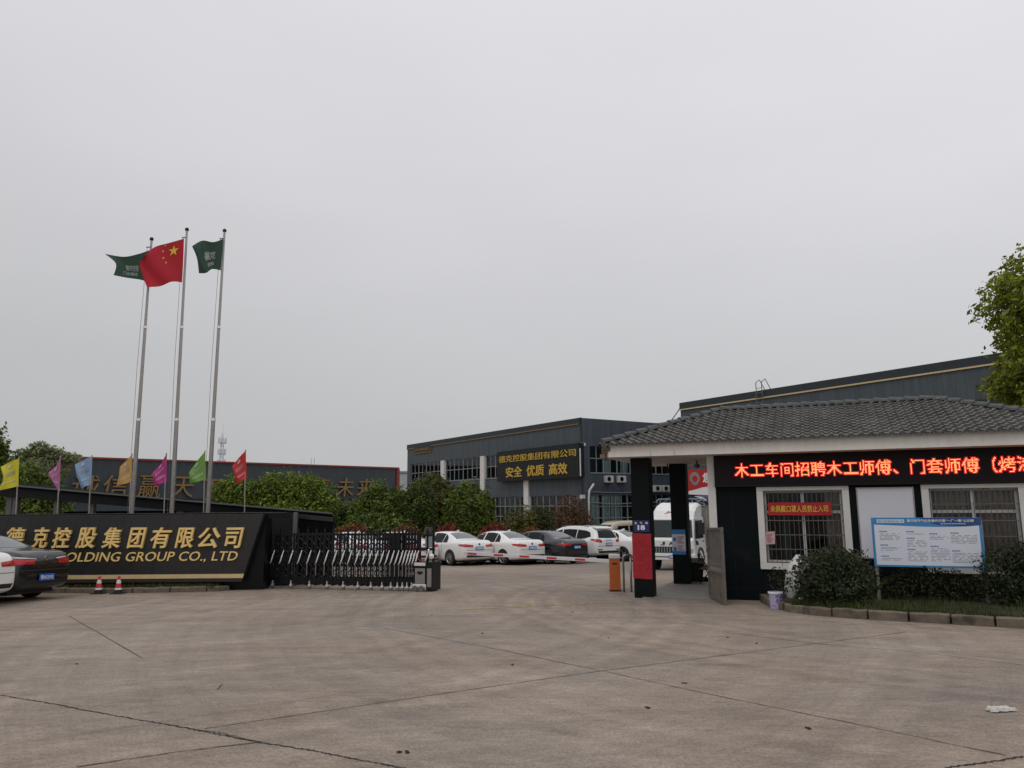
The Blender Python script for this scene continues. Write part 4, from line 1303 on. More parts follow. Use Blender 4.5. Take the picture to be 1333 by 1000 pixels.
def company_flag(name, label, ctrl, fy, txts):
    t = thing(name, label, 'flag', Matrix.Identity(4))
    at = patch(ctrl, fy)
    cloth_obj('cloth', at, 'flag_green', t, 36, 24)
    m_ = MB(); pl_ = on_cloth(at)
    for s_, a_, b_, c_, d_ in txts:
        put_text(m_, s_, a_, b_, c_, d_, lambda x, z, d: pl_(a_ + b_ - x, z, d), 0, bold=.03)
    m_.build('print', 'flag_print', t, fix=False)
company_flag('company_flag', 'dark green flag with pale characters twisting behind the red flag',
             [zz([(512, 300), (400, 338), (270, 362), (108, 336)]), zz([(500, 440), (410, 455), (290, 450), (205, 422)]), zz([(492, 582), (410, 560), (300, 545), (186, 522)])],
             lambda u_, v_: YP + .02 - .10 * math.sin(u_ * 6 + v_ * 2.2) * u_ + .12 * u_, [('德克控股', .34, .66, .34, .58), ('门业集团', .38, .74, .16, .30)])
company_flag('company_flag', 'dark green flag with pale characters folded at its torn edge on the right pole',
             [zz([(1136, 208), (1050, 235), (955, 222), (866, 270)]), zz([(1126, 345), (1045, 362), (960, 372), (908, 372)]), zz([(1116, 480), (1040, 470), (990, 502), (926, 506)])],
             lambda u_, v_: YP - .06 - .13 * math.sin(u_ * 8 + v_ * 3.0) * u_ - .06 * u_, [('德克', .24, .60, .40, .66), ('控股', .26, .52, .18, .32)])

YF = 21.75
def little_flag(label, colour, px_b, ctrl, hoist):
    top = P(*hoist, YF); g0 = gz(YF)
    b_ = P(px_b, 668, YF)
    M_ = Matrix.Translation((b_.x, YF, g0))
    t = thing('small_flag', label, 'flag', M_, 'row of small coloured flags behind the sign wall')
    o_ = Vector((b_.x, YF, g0))
    MB().bar((0, 0, -.05), top - o_ + Vector((0, 0, .03)), .017, 8).build('pole', 'steel', t)
    at0 = patch(ctrl, lambda u_, v_: YF - .02 - .05 * math.sin(u_ * 7 + v_ * 4) * u_)
    at = lambda u_, v_: at0(u_, v_) - o_
    MB().grid(lambda a_, c_: tuple(at(a_, c_)), 16, 14).build('cloth', 'cloth_' + colour, t, smooth=True, fix=False)
    m_ = MB(); pl_ = on_cloth(at, -.010)
    put_text(m_, '德克控股', .22, .80, .50, .66, lambda x, z, d: pl_(1.02 - x, z, d), 0, bold=.03)
    rnd = random.Random(px_b)
    for k in range(5):
        x = .2 + .12 * k
        add_poly(m_, [(x, .26), (x + .075, .26), (x + .075, .33), (x, .33)], pl_)
    add_poly(m_, [(.42, .76), (.58, .76), (.62, .84), (.50, .90), (.38, .84)], pl_)
    m_.build('print', 'print_' + colour, t, fix=False)
little_flag('small yellow flag at the left end of the flag row', 'yellow', 24.5, [[(24.5, 597), (12, 602), (1, 608)], [(24.3, 615), (13, 620), (4, 624)], [(24, 633), (11, 636), (-3, 639)]], (24.5, 597))
little_flag('small soft pink flag between the yellow and the light blue one', 'pink', 77.5, [[(78.5, 595), (73, 606), (63.5, 615)], [(78.3, 616), (72, 622), (65, 622)], [(77.8, 641), (73, 634), (69, 628)]], (78.5, 595))
little_flag('small light blue flag between the pink and the orange one', 'blue', 118, [[(119.7, 594), (108, 599), (97.5, 605)], [(119.5, 612), (109, 617), (100, 619)], [(119, 630), (112, 633), (106, 636)]], (119.7, 594))
little_flag('small orange flag beside the foot of the left flagpole', 'orange', 171, [[(171.7, 592), (164, 600), (156, 608)], [(171.4, 610), (163, 616), (154.5, 621)], [(171, 627), (162, 630), (151.5, 633)]], (171.7, 592))
little_flag('small magenta flag beside the middle flagpole', 'magenta', 215.5, [[(216.6, 591), (209, 604), (198.5, 616)], [(216.8, 610), (208, 616), (199.5, 624)], [(217, 627), (209, 630), (200.5, 633)]], (216.6, 591))
little_flag('small lime green flag beside the right flagpole', 'lime', 268.3, [[(266.7, 588), (256, 601), (246.3, 615)], [(267.5, 606), (256, 615), (246.5, 622)], [(268, 624), (258, 627), (247, 630)]], (266.7, 588))
little_flag('small bright red flag at the right end of the flag row', 'scarlet', 321.5, [[(319.5, 587), (311, 596), (302.5, 607)], [(320.5, 605), (312, 613), (305, 617)], [(321.7, 622), (315, 626), (308, 630)]], (319.5, 587))

# ================================================================== GATE HOUSING AND THE RETRACTABLE GATE
gh = thing('gate_housing', 'black stone recess the folding gate slides out of', 'gate housing', MSG)
x0 = su(345, 700).x; xp0 = su(371.3, 700, .5).x; xp1 = su(375.5, 700, .5).x; xq = su(433, 700, 1.9).x
ztb = su(360, 674.5).z
MB().box(x0 + .004, xp1 + .02, .01, .5, ztb, ztop - .002).build('lintel', 'black_marble', gh)
MB().box(x0 - .9, xp1 - .02, 1.4, 1.5, -.1, ztop - .02).build('recess_back', 'joint_dark', gh)
MB().box(xp0, xp1, 1.2, 1.32, -.1, ztop - .01).build('corner_post', 'post_grey', gh)
zq0 = su(372, 668.5, 1.9).z; zq1 = su(433, 674.5, 1.9).z; zq = zq1
MB().prism([(x0, -.15), (xq, -.15), (xq, zq1), (x0, zq0)], 1.9, 2.15).build('rear_wall', 'carport_dark', gh)
MB().prism([(x0, zq0 - .11), (xq, zq1 - .11), (xq, zq1 + .015), (x0, zq0 + .015)], 1.87, 1.895).build('wall_coping', 'sign_stone', gh)

GA = G(350, 765.8); GB = G(566, 770.2)
gd = Vector((GB.x - GA.x, GB.y - GA.y, 0)); GL = gd.length
gang = math.degrees(math.atan2(gd.y, gd.x))
MGT = frame(GA.x, GA.y, gz(GA.y), gang)
rg = thing('retractable_gate', 'black folding driveway gate with spiked bars and curved silver trims', 'gate', MGT)
def gx(px, py=740): return hit(px, py, MGT, 1, 0).x
gzz = lambda x: gz((MGT @ Vector((x, 0, 0))).y) - gz(GA.y)
arc_px = [352, 364, 376, 387.5, 399.5, 411, 422, 433, 443, 452.5, 462, 470.5, 478.5, 486.5, 494, 501, 507.5, 513.5, 519, 524, 528.3, 532.3, 536.2, 540]
xsg = [gx(p) for p in arc_px]
def one(name, mb, m, i, kids=None): return mb.build(name, m, rg)
for i, x in enumerate(xsg):
    z = gzz(x)
    fr_ = MB()
    dxn = (xsg[i + 1] - x) if i + 1 < len(xsg) else .07
    # a leaf of the gate: tall spiked tube front, tube back
    fr_.box(x - .026, x + .026, -.03, .0, z + .12, z + 1.50)
    fr_.add([(x - .022, -.03, z + 1.50), (x + .022, -.03, z + 1.50), (x + .022, 0, z + 1.50), (x - .022, 0, z + 1.50), (x, -.015, z + 1.66)], [(0, 1, 4), (1, 2, 4), (2, 3, 4), (3, 0, 4)])
    fr_.box(x - .018, x + .018, .30, .33, z + .10, z + 1.46)
    fr_.box(x - .03, x + .03, -.028, .33, z + .10, z + .32)
    fr_.box(x - .022, x + .022, .0, .30, z + .80, z + .86); fr_.box(x - .022, x + .022, .0, .30, z + 1.40, z + 1.46)
    xm = x + dxn * .5
    if dxn > .12:
        fr_.box(xm - .022, xm + .022, -.012, .012, z + .14, z + 1.42)
        fr_.add([(xm - .014, -.012, z + 1.42), (xm + .014, -.012, z + 1.42), (xm + .014, .012, z + 1.42), (xm - .014, .012, z + 1.42), (xm, 0, z + 1.55)], [(0, 1, 4), (1, 2, 4), (2, 3, 4), (3, 0, 4)])
    one('spiked_bar', fr_, 'black_metal', i)
    la = MB()
    for (za, zb2) in ((1.38, 1.12), (1.12, .92), (.72, .42), (.42, .30)):
        la.bar((x, .01, z + za), (x + dxn, .01, z + zb2), .012, 6); la.bar((x + dxn, .02, z + za), (x, .02, z + zb2), .012, 6)
    la.box(x, x + dxn, -.02, .02, z + .70, z + .80)
    la.box(x, x + dxn, -.02, .02, z + .16, z + .30)
    la.build('scissor_link', 'black_metal', rg)
    ar = MB()
    pts = [(x + .150 * t ** .62 * (1 if dxn > .1 else .85), -.05 - .02 * math.sin(pi * t), z + .655 + .37 * t) for t in [k / 8 for k in range(9)]]
    ar.tube(pts, [.010, .014, .018, .019, .019, .018, .015, .012, .009], 8)
    ar.build('silver_trim', 'silver_trim', rg, smooth=True)
    if i > 3:
        MB().bar((x + .02, -.035, z + .36), (x + .02, -.035, z + .66), .012, 6).build('thin_rod', 'steel', rg)
wheel_px = [356, 380, 404, 427, 448, 467, 484, 498.5, 510, 518.5, 525, 531, 537]
for px in wheel_px:
    x = gx(px, 766); z = gzz(x)
    t_ = MB().lathe([(.02, -.018), (.05, -.018), (.055, 0), (.05, .018), (.02, .018)], 14, Matrix.Translation((x, -.05, z + .055)) @ Matrix.Rotation(pi / 2, 4, 'X'))
    wh = t_.build('caster', 'dull_steel', rg)
    MB().add([(x - .035, -.075, z + .075), (x + .035, -.075, z + .075), (x + .03, -.075, z + .12), (x + .01, -.075, z + .15), (x + .008, -.075, z + .22), (x - .008, -.075, z + .22), (x - .01, -.075, z + .15), (x - .03, -.075, z + .12),
              (x - .035, -.03, z + .075), (x + .035, -.03, z + .075), (x + .03, -.03, z + .12), (x + .01, -.03, z + .15), (x + .008, -.03, z + .22), (x - .008, -.03, z + .22), (x - .01, -.03, z + .15), (x - .03, -.03, z + .12)],
             [tuple(range(8)), tuple(range(15, 7, -1))] + [(k, k + 8, (k + 1) % 8 + 8, (k + 1) % 8) for k in range(8)]).build('caster_fork', 'bright_steel', wh)
# drive head
hx0 = gx(541.5); hx1 = gx(557); hx2 = gx(565); z = gzz(hx1)
hd = MB()
hd.box(hx0, hx1, -.10, .42, z + .10, z + .74); hd.box(hx1, hx2, -.10, .42, z + .02, z + .74)
head = hd.build('drive_head', 'black_metal', rg, bevel=.008)
MB().box(hx0 + .03, hx1 - .03, -.112, -.101, z + .20, z + .58).build('front_plate', 'steel', head)
MB().box(hx0 + .01, hx1 - .01, -.14, -.101, z + .64, z + .72).build('top_plate', 'bright_steel', head, bevel=.008)
MB().box(hx0 - .03, hx1 + .01, -.14, -.101, z + .11, z + .19).build('skirt', 'bright_steel', head, bevel=.008)
m_ = MB(); m_.prism([(hx0 + .09, z + .50), (hx1 - .09, z + .50), (hx1 - .08, z + .46), ((hx0 + hx1) / 2, z + .41), (hx0 + .08, z + .46)], -.116, -.113); m_.build('emblem', 'joint_dark', head)
MB().box(hx1 + .03, hx2 - .02, -.112, -.101, z + .12, z + .58).build('side_plate', 'steel', head)
MB().box(hx1 + .03, hx2 - .02, -.116, -.101, z + .60, z + .66).build('handle_slot', 'joint_dark', head)
for px in (543.2, 551.5):
    x = gx(px, 766)
    MB().lathe([(.03, -.03), (.075, -.03), (.08, 0), (.075, .03), (.03, .03)], 16, Matrix.Translation((x, -.13, z + .075)) @ Matrix.Rotation(pi / 2, 4, 'X')).build('wheel', 'dull_steel', head)
m_ = MB()
for x in (hx0 + .05, hx1 - .02, hx2 - .03): m_.box(x - .025, x + .025, .0, .05, z + .74, z + 1.52)
m_.box(hx0, hx2, .0, .05, z + 1.02, z + 1.08); m_.box(hx1 - .1, hx2, .001, .051, z + 1.38, z + 1.43); m_.box(hx2 - .05, hx2, .0, .05, z + 1.5, z + 1.72); m_.box(hx2 - .05, hx2 + .16, .01, .04, z + 1.66, z + 1.69)
m_.build('upper_frame', 'black_metal', rg)
MB().box(hx1 - .09, hx2 - .06, .01, .04, z + 1.10, z + 1.37).build('display_panel', 'alu', rg)
m_ = MB()
cxr, czr = (hx0 + hx1) / 2 + .02, z + .88
m_.tube([(cxr + .13 * math.cos(t), -.03, czr + .13 * math.sin(t)) for t in [k * 2 * pi / 20 for k in range(21)]], .008, 6)
m_.build('red_ring', 'barrier_red', rg)
MB().tube([(hx1 - .06 + .11 * t ** .75, -.06, z + .74 + .32 * t) for t in [k / 6 for k in range(7)]], .022, 8).build('silver_trim', 'bright_steel', rg, smooth=True)
MB().lathe([(0, 0), (.07, .01), (.07, .03), (0, .05)], 14, Matrix.Translation((hx2 - .05, -.03, z + .88)) @ Matrix.Rotation(pi / 2, 4, 'X')).build('lamp', 'bright_steel', rg)
m_ = MB(); rnd = random.Random(6)
for k in range(7): m_.tube([(hx0 + .2 + .03 * k, .03, z + 1.43), (hx0 + .22 + .03 * k + rnd.uniform(-.05, .05), .03, z + 1.52 + rnd.uniform(0, .1)), (hx0 + .24 + .03 * k, .03, z + 1.60 + rnd.uniform(-.05, .05))], .010, 5)
m_.build('scroll_ornament', 'dull_steel', rg)

# ================================================================== CARPORT BEHIND THE SIGN
MC = Matrix.Translation((0, 26, gz(26)))
cp = thing('carport', 'long dark carport roof sloping down behind the sign wall', 'carport', MC)
A1 = P(-60, 625, 26) - Vector((0, 26, gz(26))); B1 = P(433, 668.0, 26) - Vector((0, 26, gz(26))); C1 = P(432, 668.5, 26) - Vector((0, 26, gz(26)))
rb = MB()
for p, q in ((A1, B1),):
    rb.add([(p.x, 0, p.z - .09), (q.x, 0, q.z - .09), (q.x * 1.24, 6, q.z - .40), (p.x, 6, p.z - .14), (p.x, 0, p.z), (q.x, 0, q.z), (q.x * 1.24, 6, q.z - .31), (p.x, 6, p.z - .05)], BF)
rb.build('roof_sheet', 'carport_dark', cp)
MB().add([(A1.x, -.03, A1.z - .035), (B1.x, -.03, B1.z - .035), (B1.x, -.002, B1.z - .035), (A1.x, -.002, A1.z - .035), (A1.x, -.03, A1.z + .012), (B1.x, -.03, B1.z + .012), (B1.x, -.002, B1.z + .012), (A1.x, -.002, A1.z + .012)], BF).build('edge_trim', 'carport_edge', cp)
bm_ = MB()
bm_.add([(A1.x, .3, A1.z - .42), (B1.x, .3, B1.z - .36), (B1.x, .42, B1.z - .36), (A1.x, .42, A1.z - .42), (A1.x, .3, A1.z - .10), (B1.x, .3, B1.z - .10), (B1.x, .42, B1.z - .10), (A1.x, .42, A1.z - .10)], BF)
bm_.build('beam', 'black_metal', cp)
for px in (13, 21, 75, 120, 235):
    x = hit(px, 660, MC, 1, .5).x
    zt_ = A1.z + (B1.z - A1.z) * (x - A1.x) / (B1.x - A1.x)
    MB().box(x - .09, x + .09, .42, .6, -.1, zt_ - .08).build('post', 'post_grey', cp)
bw = MB(); xl = hit(84, 660, MC, 1, 5.5).x
xe2 = hit(340, 660, MC, 1, 5.5).x
bw.box(xl, xe2, 5.5, 5.7, -.1, B1.z + .1); bw.build('back_wall', 'carport_dark', cp)

# ================================================================== FACTORY BUILDINGS
def wall_building(name, label, M, x0, x1, depth, height, bands, face_mat, side_mat, right=None):
    """closed building whose long face lies on y=0 and looks along -y; bands = [(z0, z1)] window bands"""
    b_ = thing(name, label, 'building', M)
    return b_
BASE = -1.395
MCB = frame(5.3, 58, BASE, math.degrees(math.atan2(-.837, .55)))
cb_ = thing('factory_office', 'dark grey two storey factory office with a big black and gold sign', 'building', MCB)
def fb(px, py, v=0.0): return hit(px, py, MCB, 1, v)
def rb_(px, py, v=0.0): return hit(px, py, MCB, 0, v)
FL = fb(530, 620).x          # far left end (negative)
RD = 26.0
HT = fb(757, 544).z
zl = fb(757, 580.5).z; zs = fb(740, 615.8).z
zl = rb_(762, 580.0).z; zs = rb_(764, 616.3).z; z1t = rb_(766, 644.0).z; z1b = 1.0
T = .35
wl = MB()
# left face
piers_px = [577, 629, 686]
wl.box(FL, 0, 0, T, zl, HT); wl.box(FL, 0, 0, T, z1t, zs); wl.box(FL, 0, 0, T, -.2, z1b)
for (z0, z1) in ((z1b, z1t), (zs, zl)):
    wl.box(FL, FL + .9, 0, T, z0, z1); wl.box(-.9, 0, 0, T, z0, z1)
# back and far ends
wl.box(FL, FL + T, T, RD, -.2, HT); wl.box(FL + T, -T, RD - T, RD, -.2, HT)
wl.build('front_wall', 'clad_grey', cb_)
ws = MB()
ws.box(-T, 0, T, RD, zl, HT); ws.box(-T, 0, T, RD, z1t, zs); ws.box(-T, 0, T, RD, -.2, z1b)
for (z0, z1) in ((z1b, z1t), (zs, zl)):
    ws.box(-T, 0, T, .75, z0, z1); ws.box(-T, 0, 13.2, 14.2, z0, z1); ws.box(-T, 0, RD - .6, RD, z0, z1)
ws.box(-T, 0, 14.2, RD - .6, z1b, z1t)
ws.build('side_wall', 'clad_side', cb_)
MB().box(FL + T, -T, T, RD - T, HT - .25, HT - .1).build('roof', 'carport_dark', cb_)
MB().box(FL + T, -T, T, RD - T, z1t + .3, z1t + .5).build('storey_floor', 'room_dark', cb_)
MB().box(FL + T, -T, 6, 6.1, 0, HT - .3).build('inner_wall', 'room_dark', cb_)
MB().box(-6.1, -6, T, 6, 0, HT - .3).build('inner_wall', 'room_dark', cb_)
zg = fb(757, 551.5).z
zg0 = HT - (HT - zg)
MB().box(FL - .05, -.0, -.06, -.001, zg, HT + .03).build('parapet_band', 'parapet_dark', cb_)
xa = fb(540, 590).x; xc = fb(561.5, 588).x
gl_ = MB()
zlow = zg - .55
gl_.box(FL - .05, xa, -.10, -.061, zg - .05, zg + .04); gl_.box(xc, -.25, -.10, -.061, zg - .05, zg + .04)
gl_.box(xa - .12, xa, -.10, -.061, zlow, zg - .05); gl_.box(xc, xc + .12, -.10, -.061, zlow, zg - .05); gl_.box(xa, xc, -.10, -.061, zlow - .10, zlow)
gl_.build('gold_line', 'old_gold', cb_)
MB().box(xa, xc, -.11, -.062, zlow, HT - .35).build('name_panel', 'brown_edge', cb_)
tx = MB(); put_text(tx, '德克控股集团', xa + .3, xc - .3, zlow + .15, HT - .55, on_front(-.112), .03, bold=.02); tx.build('name_lettering', 'old_gold', cb_, fix=False)
pm = MB()
for px in piers_px:
    x = fb(px, 625).x
    MB().box(x - .34, x + .34, -.14, T - .05, -.2, zl - .004).build('white_pier', 'white_paint', cb_)
MB().box(-.16, .06, -.06, .0 - .001, -.2, HT).build('corner_trim', 'parapet_dark', cb_)
piers = [fb(px, 625).x for px in piers_px]
rnd = random.Random(21)
def far_window(frm, a, b, z0, z1, nv, hz, side=False, curt='curtain_pale', dens=.5):
    """one glazed bay with its mullions, curtains and pane"""
    mm = MB(); pp = MB(); cc = MB()
    def bx(mb, u0, u1, d0, d1, q0, q1):
        if side: mb.box(-d1, -d0, u0, u1, q0, q1)
        else: mb.box(u0, u1, d0, d1, q0, q1)
    for i in range(nv + 1):
        u = a + (b - a) * i / nv
        wd = .05 if i % 2 == 0 else .028
        bx(mm, u - wd, u + wd, .08, .15, z0, z1)
    for h_ in hz:
        z = z0 + (z1 - z0) * h_
        bx(mm, a, b, .085, .145, z - .035, z + .035)
    bx(mm, a, b, -.04, .155, z0, z0 + .09)
    w_ = mm.build('window', 'alu', frm)
    bx(pp, a, b, .110, .116, z0, z1); pp.build('pane', 'far_glass', w_)
    # curtains hang in some of the bays
    u = a + .05
    while u < b - .2:
        cw = rnd.uniform(.4, 1.1); e_ = min(b - .05, u + cw)
        if rnd.random() < dens:
            k = 10
            f_ = lambda p, q: ((lambda uu, dd, zz_: (-dd, uu, zz_) if side else (uu, dd, zz_))(u + (e_ - u) * p * (1 - .25 * (1 - q) * (dens < .6)), .21 + .05 * math.sin(p * 22), z0 + (z1 - z0) * q))
            cc.grid(f_, 14, 3)
        u = e_ + rnd.uniform(.05, .9) * (1.2 - dens)
    if cc.v: cc.build('curtain', curt, w_, fix=False)
sp = [FL + .9] + piers + [-.9]
for i in range(4):
    a_ = sp[i] + (.42 if i else 0); b_ = sp[i + 1] - (.42 if i < 3 else 0)
    n_ = max(5, int((b_ - a_) / .78))
    far_window(cb_, a_, b_, zs, zl, n_, (.52, 1.0), dens=.62)
    far_window(cb_, a_, b_, z1b, z1t, n_, (.35, .68, 1.0), dens=.75)
far_window(cb_, .75, 13.2, zs, zl, 18, (.55, 1.0), side=True, dens=.55)
far_window(cb_, 14.2, RD - .6, zs, zl, 14, (.55, 1.0), side=True, dens=.5)
far_window(cb_, .75, 13.2, z1b, z1t, 20, (.33, .66, 1.0), side=True, dens=.95)
# big sign
SB = -.55
sgn = thing('company_sign', 'large black sign with gold characters on the factory office wall', 'sign', MCB)
sx0 = fb(647, 610, SB).x; sx1 = fb(753.2, 600, SB).x; sz1 = fb(647, 588.6, SB).z; sz0 = fb(647, 627.3, SB).z
MB().box(sx0, sx1, SB, -.005, sz0, sz1).build('panel', 'board_black', sgn)
tx = MB()
put_text(tx, '德克控股集团有限公司', fb(650, 600, SB).x, fb(750, 590, SB).x, fb(650, 603.0, SB).z, fb(650, 594.3, SB).z, on_front(SB), .06, bold=.003)
put_text(tx, '安全', fb(659, 610, SB).x, fb(680, 610, SB).x, fb(659, 622.0, SB).z, fb(659, 608.5, SB).z, on_front(SB), .06, bold=.016)
zA, zB = fb(659, 622.0, SB).z, fb(659, 608.5, SB).z
put_text(tx, '优质', fb(686, 610, SB).x, fb(708.5, 610, SB).x, zA, zB, on_front(SB), .06, bold=.016)
put_text(tx, '高效', fb(715, 610, SB).x, fb(739, 610, SB).x, zA, zB, on_front(SB), .06, bold=.016)
tx.build('lettering', 'sign_yellow', sgn, fix=False)
# pipes, boxes and cables on the corner
pp = MB()
q0 = rb_(766, 630, .22); q1 = rb_(763, 637, .22)
pp.tube([(.30, q0.y + .45, q0.z), (.24, q0.y + .05, q1.z - .1), (.22, q0.y, q1.z - .6), (.22, q0.y, .1)], .085, 8)
pp.build('drain_pipe', 'pvc_white', cb_, smooth=True)
xdp = fb(755.3, 600, -.45).x
MB().bar((xdp, -.45, fb(752, 584, -.45).z), (xdp, -.45, fb(752, 620, -.45).z), .055, 8).build('drain_pipe', 'pvc_white', cb_)
MB().box(-.15, .14, -.2, .25, zl - .05, zl + .18).build('corner_box', 'pvc_white', cb_)
MB().box(-.15, .12, -.2, .1, z1t - .3, z1t - .02).build('corner_box', 'pvc_white', cb_)
cbm = MB()
for z_, d_ in ((zs - 1.35, .10), (zs - 2.15, .16)):
    cbm.tube([(.06, .3 + 1.2 * k, z_ - d_ * math.sin(pi * (k % 5) / 5)) for k in range(16)], .035, 5)
cbm.build('cable_run', 'alu', cb_)
def air_con(px, py, label):
    p = rb_(px, py, .05)
    t = thing('air_conditioner', label, 'air conditioner', MCB @ Matrix.Translation((.02, p.y, p.z)), 'air conditioners on the factory office')
    MB().box(.05, .38, -.36, .36, 0, .52).build('casing', 'ac_white', t, bevel=.02)
    gq = MB(); gq.lathe([(0, 0), (.17, 0), (.18, .012), (0, .014)], 20, Matrix.Translation((.382, -.10, .26)) @ Matrix.Rotation(pi / 2, 4, 'Y')); gq.build('fan_grille', 'black_metal', t)
    MB().box(.0, .36, -.30, -.26, -.06, 0).box(.0, .36, .26, .30, -.06, 0).build('bracket', 'dull_steel', t)
air_con(790.5, 628.3, 'leftmost air conditioner under the upper factory windows'); air_con(807, 628.3, 'second air conditioner from the left under the upper factory windows')
air_con(853.5, 640.3, 'air conditioner seen between the pillars, left one of that pair'); air_con(864.5, 640.3, 'air conditioner next to the rear pillar, right one of its pair')

# right hand workshop
MRB = frame(12.7, 57, BASE, math.degrees(math.atan2(-.837, .55)))
rbd = thing('workshop', 'tall dark workshop with gold line and roof ladder behind the gatehouse', 'building', MRB)
def fr_(px, py, v=0.0): return hit(px, py, MRB, 1, v)
HR = fr_(887, 525).z; RL = 34; zgr = fr_(887, 533.6).z; zw = fr_(1262, 521).z; zw0 = zw - 2.6
wl = MB(); wl.box(0, RL, 0, .35, zw, HR); wl.box(0, RL, 0, .35, -.2, zw0); wl.box(0, 12.5, 0, .35, zw0, zw)
wl.box(RL - .35, RL, .35, 18, -.2, HR); wl.box(0, .35, .35, 18, -.2, HR); wl.box(.35, RL - .35, 17.65, 18, -.2, HR)
xw = [12.5, 18, 23.5, 29, RL - .5]
for x in xw: wl.box(x - .25, x + .25, .001, .349, zw0, zw)
wl.build('wall', 'clad_grey', rbd)
for a_, b_ in zip(xw[:-1], xw[1:]): far_window(rbd, a_ + .25, b_ - .25, zw0, zw, 6, (.5, 1.0), dens=.3)
MB().box(.35, RL - .35, .35, 17.65, HR - .3, HR - .15).build('roof', 'carport_dark', rbd)
MB().box(.4, RL - .4, 5, 5.1, 0, HR - .35).build('inner_wall', 'room_dark', rbd)
MB().box(-.05, RL, -.06, -.001, zgr, HR + .03).build('parapet_band', 'parapet_dark', rbd)
MB().box(-.05, RL, -.10, -.061, zgr - .05, zgr + .04).build('gold_line', 'cream_stone', rbd)
xl0 = fr_(985, 520, -.3).x; xl1 = fr_(992.5, 520, -.3).x
ld_ = MB()
zt1 = fr_(989, 493, -.3).z
for x in (xl0, xl1):
    ld_.bar((x, -.3, HR - 5), (x, -.3, HR + .55), .028, 6); ld_.bar((x, -.3, HR + .55), (x, .1, zt1), .024, 6); ld_.bar((x, .1, zt1), (x, .7, HR), .024, 6)
for k in range(16): ld_.bar((xl0, -.3, HR - 4.8 + .33 * k), (xl1, -.3, HR - 4.8 + .33 * k), .018, 6)
for k in range(3): ld_.bar((xl0, -.3, HR - 3 + 1.4 * k), (xl0, 0, HR - 3 + 1.4 * k), .02, 6)
ld_.build('roof_ladder', 'dull_steel', rbd)
ca = MRB @ Vector((0, 0, HR - .3)); cb2 = P(850, 560, 63)
m_ = MB(); m_.tube([ca.lerp(cb2, k / 8) + Vector((0, 0, -.5 * math.sin(pi * k / 8))) for k in range(9)], .035, 5)
tag(m_.build('overhead_cable', 'cable_black', smooth=True), 'thin cable running from the workshop corner to the factory office roof', 'cable')

# red board with an emblem beyond the porch
YB = 46
br = thing('red_billboard', 'red billboard with a shield emblem seen between porch pillar and gatehouse', 'billboard', Matrix.Translation((0, YB, gz(YB))))
O_ = Vector((0, YB, gz(YB)))
def bp_(px, py): return P(px, py, YB) - O_
q = [bp_(888, 611.5), bp_(960, 611), bp_(960, 641)]
x0 = q[0].x; x1 = q[1].x; z1 = q[0].z; z0 = bp_(890, 641).z - .5
MB().box(x0, x1, 0, .12, z0, z1).build('panel', 'white_print', br)
curve = [(x0, bp_(889, 640.5).z), (bp_(896, 640).x, bp_(896, 639.5).z), (bp_(906, 637).x, bp_(906, 637.0).z), (bp_(914, 634).x, bp_(914, 634.5).z), (bp_(925, 633).x, bp_(925, 633).z), (x1, bp_(960, 630).z)]
MB().prism([(x0, z1), *curve, (x1, z1)], -.01, -.001).build('red_field', 'banner_red', br)
ecx = bp_(904.3, 624).x; ecz = bp_(904.3, 623.5).z; er = (bp_(911, 624).x - bp_(897.5, 624).x) / 2
def shield(s_): return [(ecx + math.cos(t) * er * s_ * (1.0 if math.sin(t) > -.3 else .82), ecz + er * s_ * (1.25 * math.sin(t) if math.sin(t) < 0 else 1.3 * math.sin(t))) for t in [k * 2 * pi / 24 for k in range(24)]]
MB().prism(shield(1), -.03, -.011).build('emblem', 'alu', br)
MB().prism(shield(.78), -.045, -.031).build('emblem_field', 'steel', br)
MB().prism(shield(.52), -.055, -.046).build('emblem_centre', 'banner_red', br)
tx = MB(); put_text(tx, '您', bp_(914.5, 625).x, bp_(926, 625).x, bp_(920, 628.5).z, bp_(920, 615.5).z, on_front(-.012), .01, bold=.03); tx.build('lettering', 'white_print', br)
for x in (x0 + .3, x1 - .3): MB().bar((x, .2, 0), (x, .2, z1 - .1), .06, 8).build('post', 'dull_steel', br)

# long metal shed at the left
A_ = Vector((-60, 95)); B_ = Vector((-20, 134)); dv = (B_ - A_); SL = dv.length
MSH = frame(A_.x, A_.y, BASE, math.degrees(math.atan2(dv.y, dv.x)))
shd = thing('metal_shed', 'long grey corrugated shed with red trim and gold wall characters', 'building', MSH)
def fs_(px, py): return hit(px, py, MSH, 1, 0)
HS = fs_(290, 603).z
xL = fs_(47, 600).x; xR = fs_(517.5, 620).x
m_ = MB(); n_ = int((xR - xL) / .45); vs = []
k = 0
for i in range(n_ + 1):
    x = xL + (xR - xL) * i / n_
    y = -.10 if (i % 4) == 0 else 0.0
    vs += [(x, y, -.2), (x, y, HS)]
m_.add(vs, [(2 * i, 2 * i + 2, 2 * i + 3, 2 * i + 1) for i in range(n_)])
m_.build('front_cladding', 'shed_grey', shd)
m_ = MB(); m_.box(xL, xR, .05, 26, -.2, HS - .1); m_.build('body', 'shed_grey', shd)
m_ = MB(); zj = HS * .62
m_.box(xL, xR, -.14, -.11, fs_(290, 640).z - 1.2, fs_(290, 640).z - 1.05); m_.build('sheet_lap', 'joint_dark', shd)
m_ = MB(); m_.box(xL - .2, xR + .2, -.25, .0, HS, HS + .24); m_.build('eaves_trim', 'red_trim', shd)
m_ = MB(); m_.box(xL - .45, xL + .4, -.24, -.11, -.2, HS); m_.build('corner_trim', 'red_trim', shd)
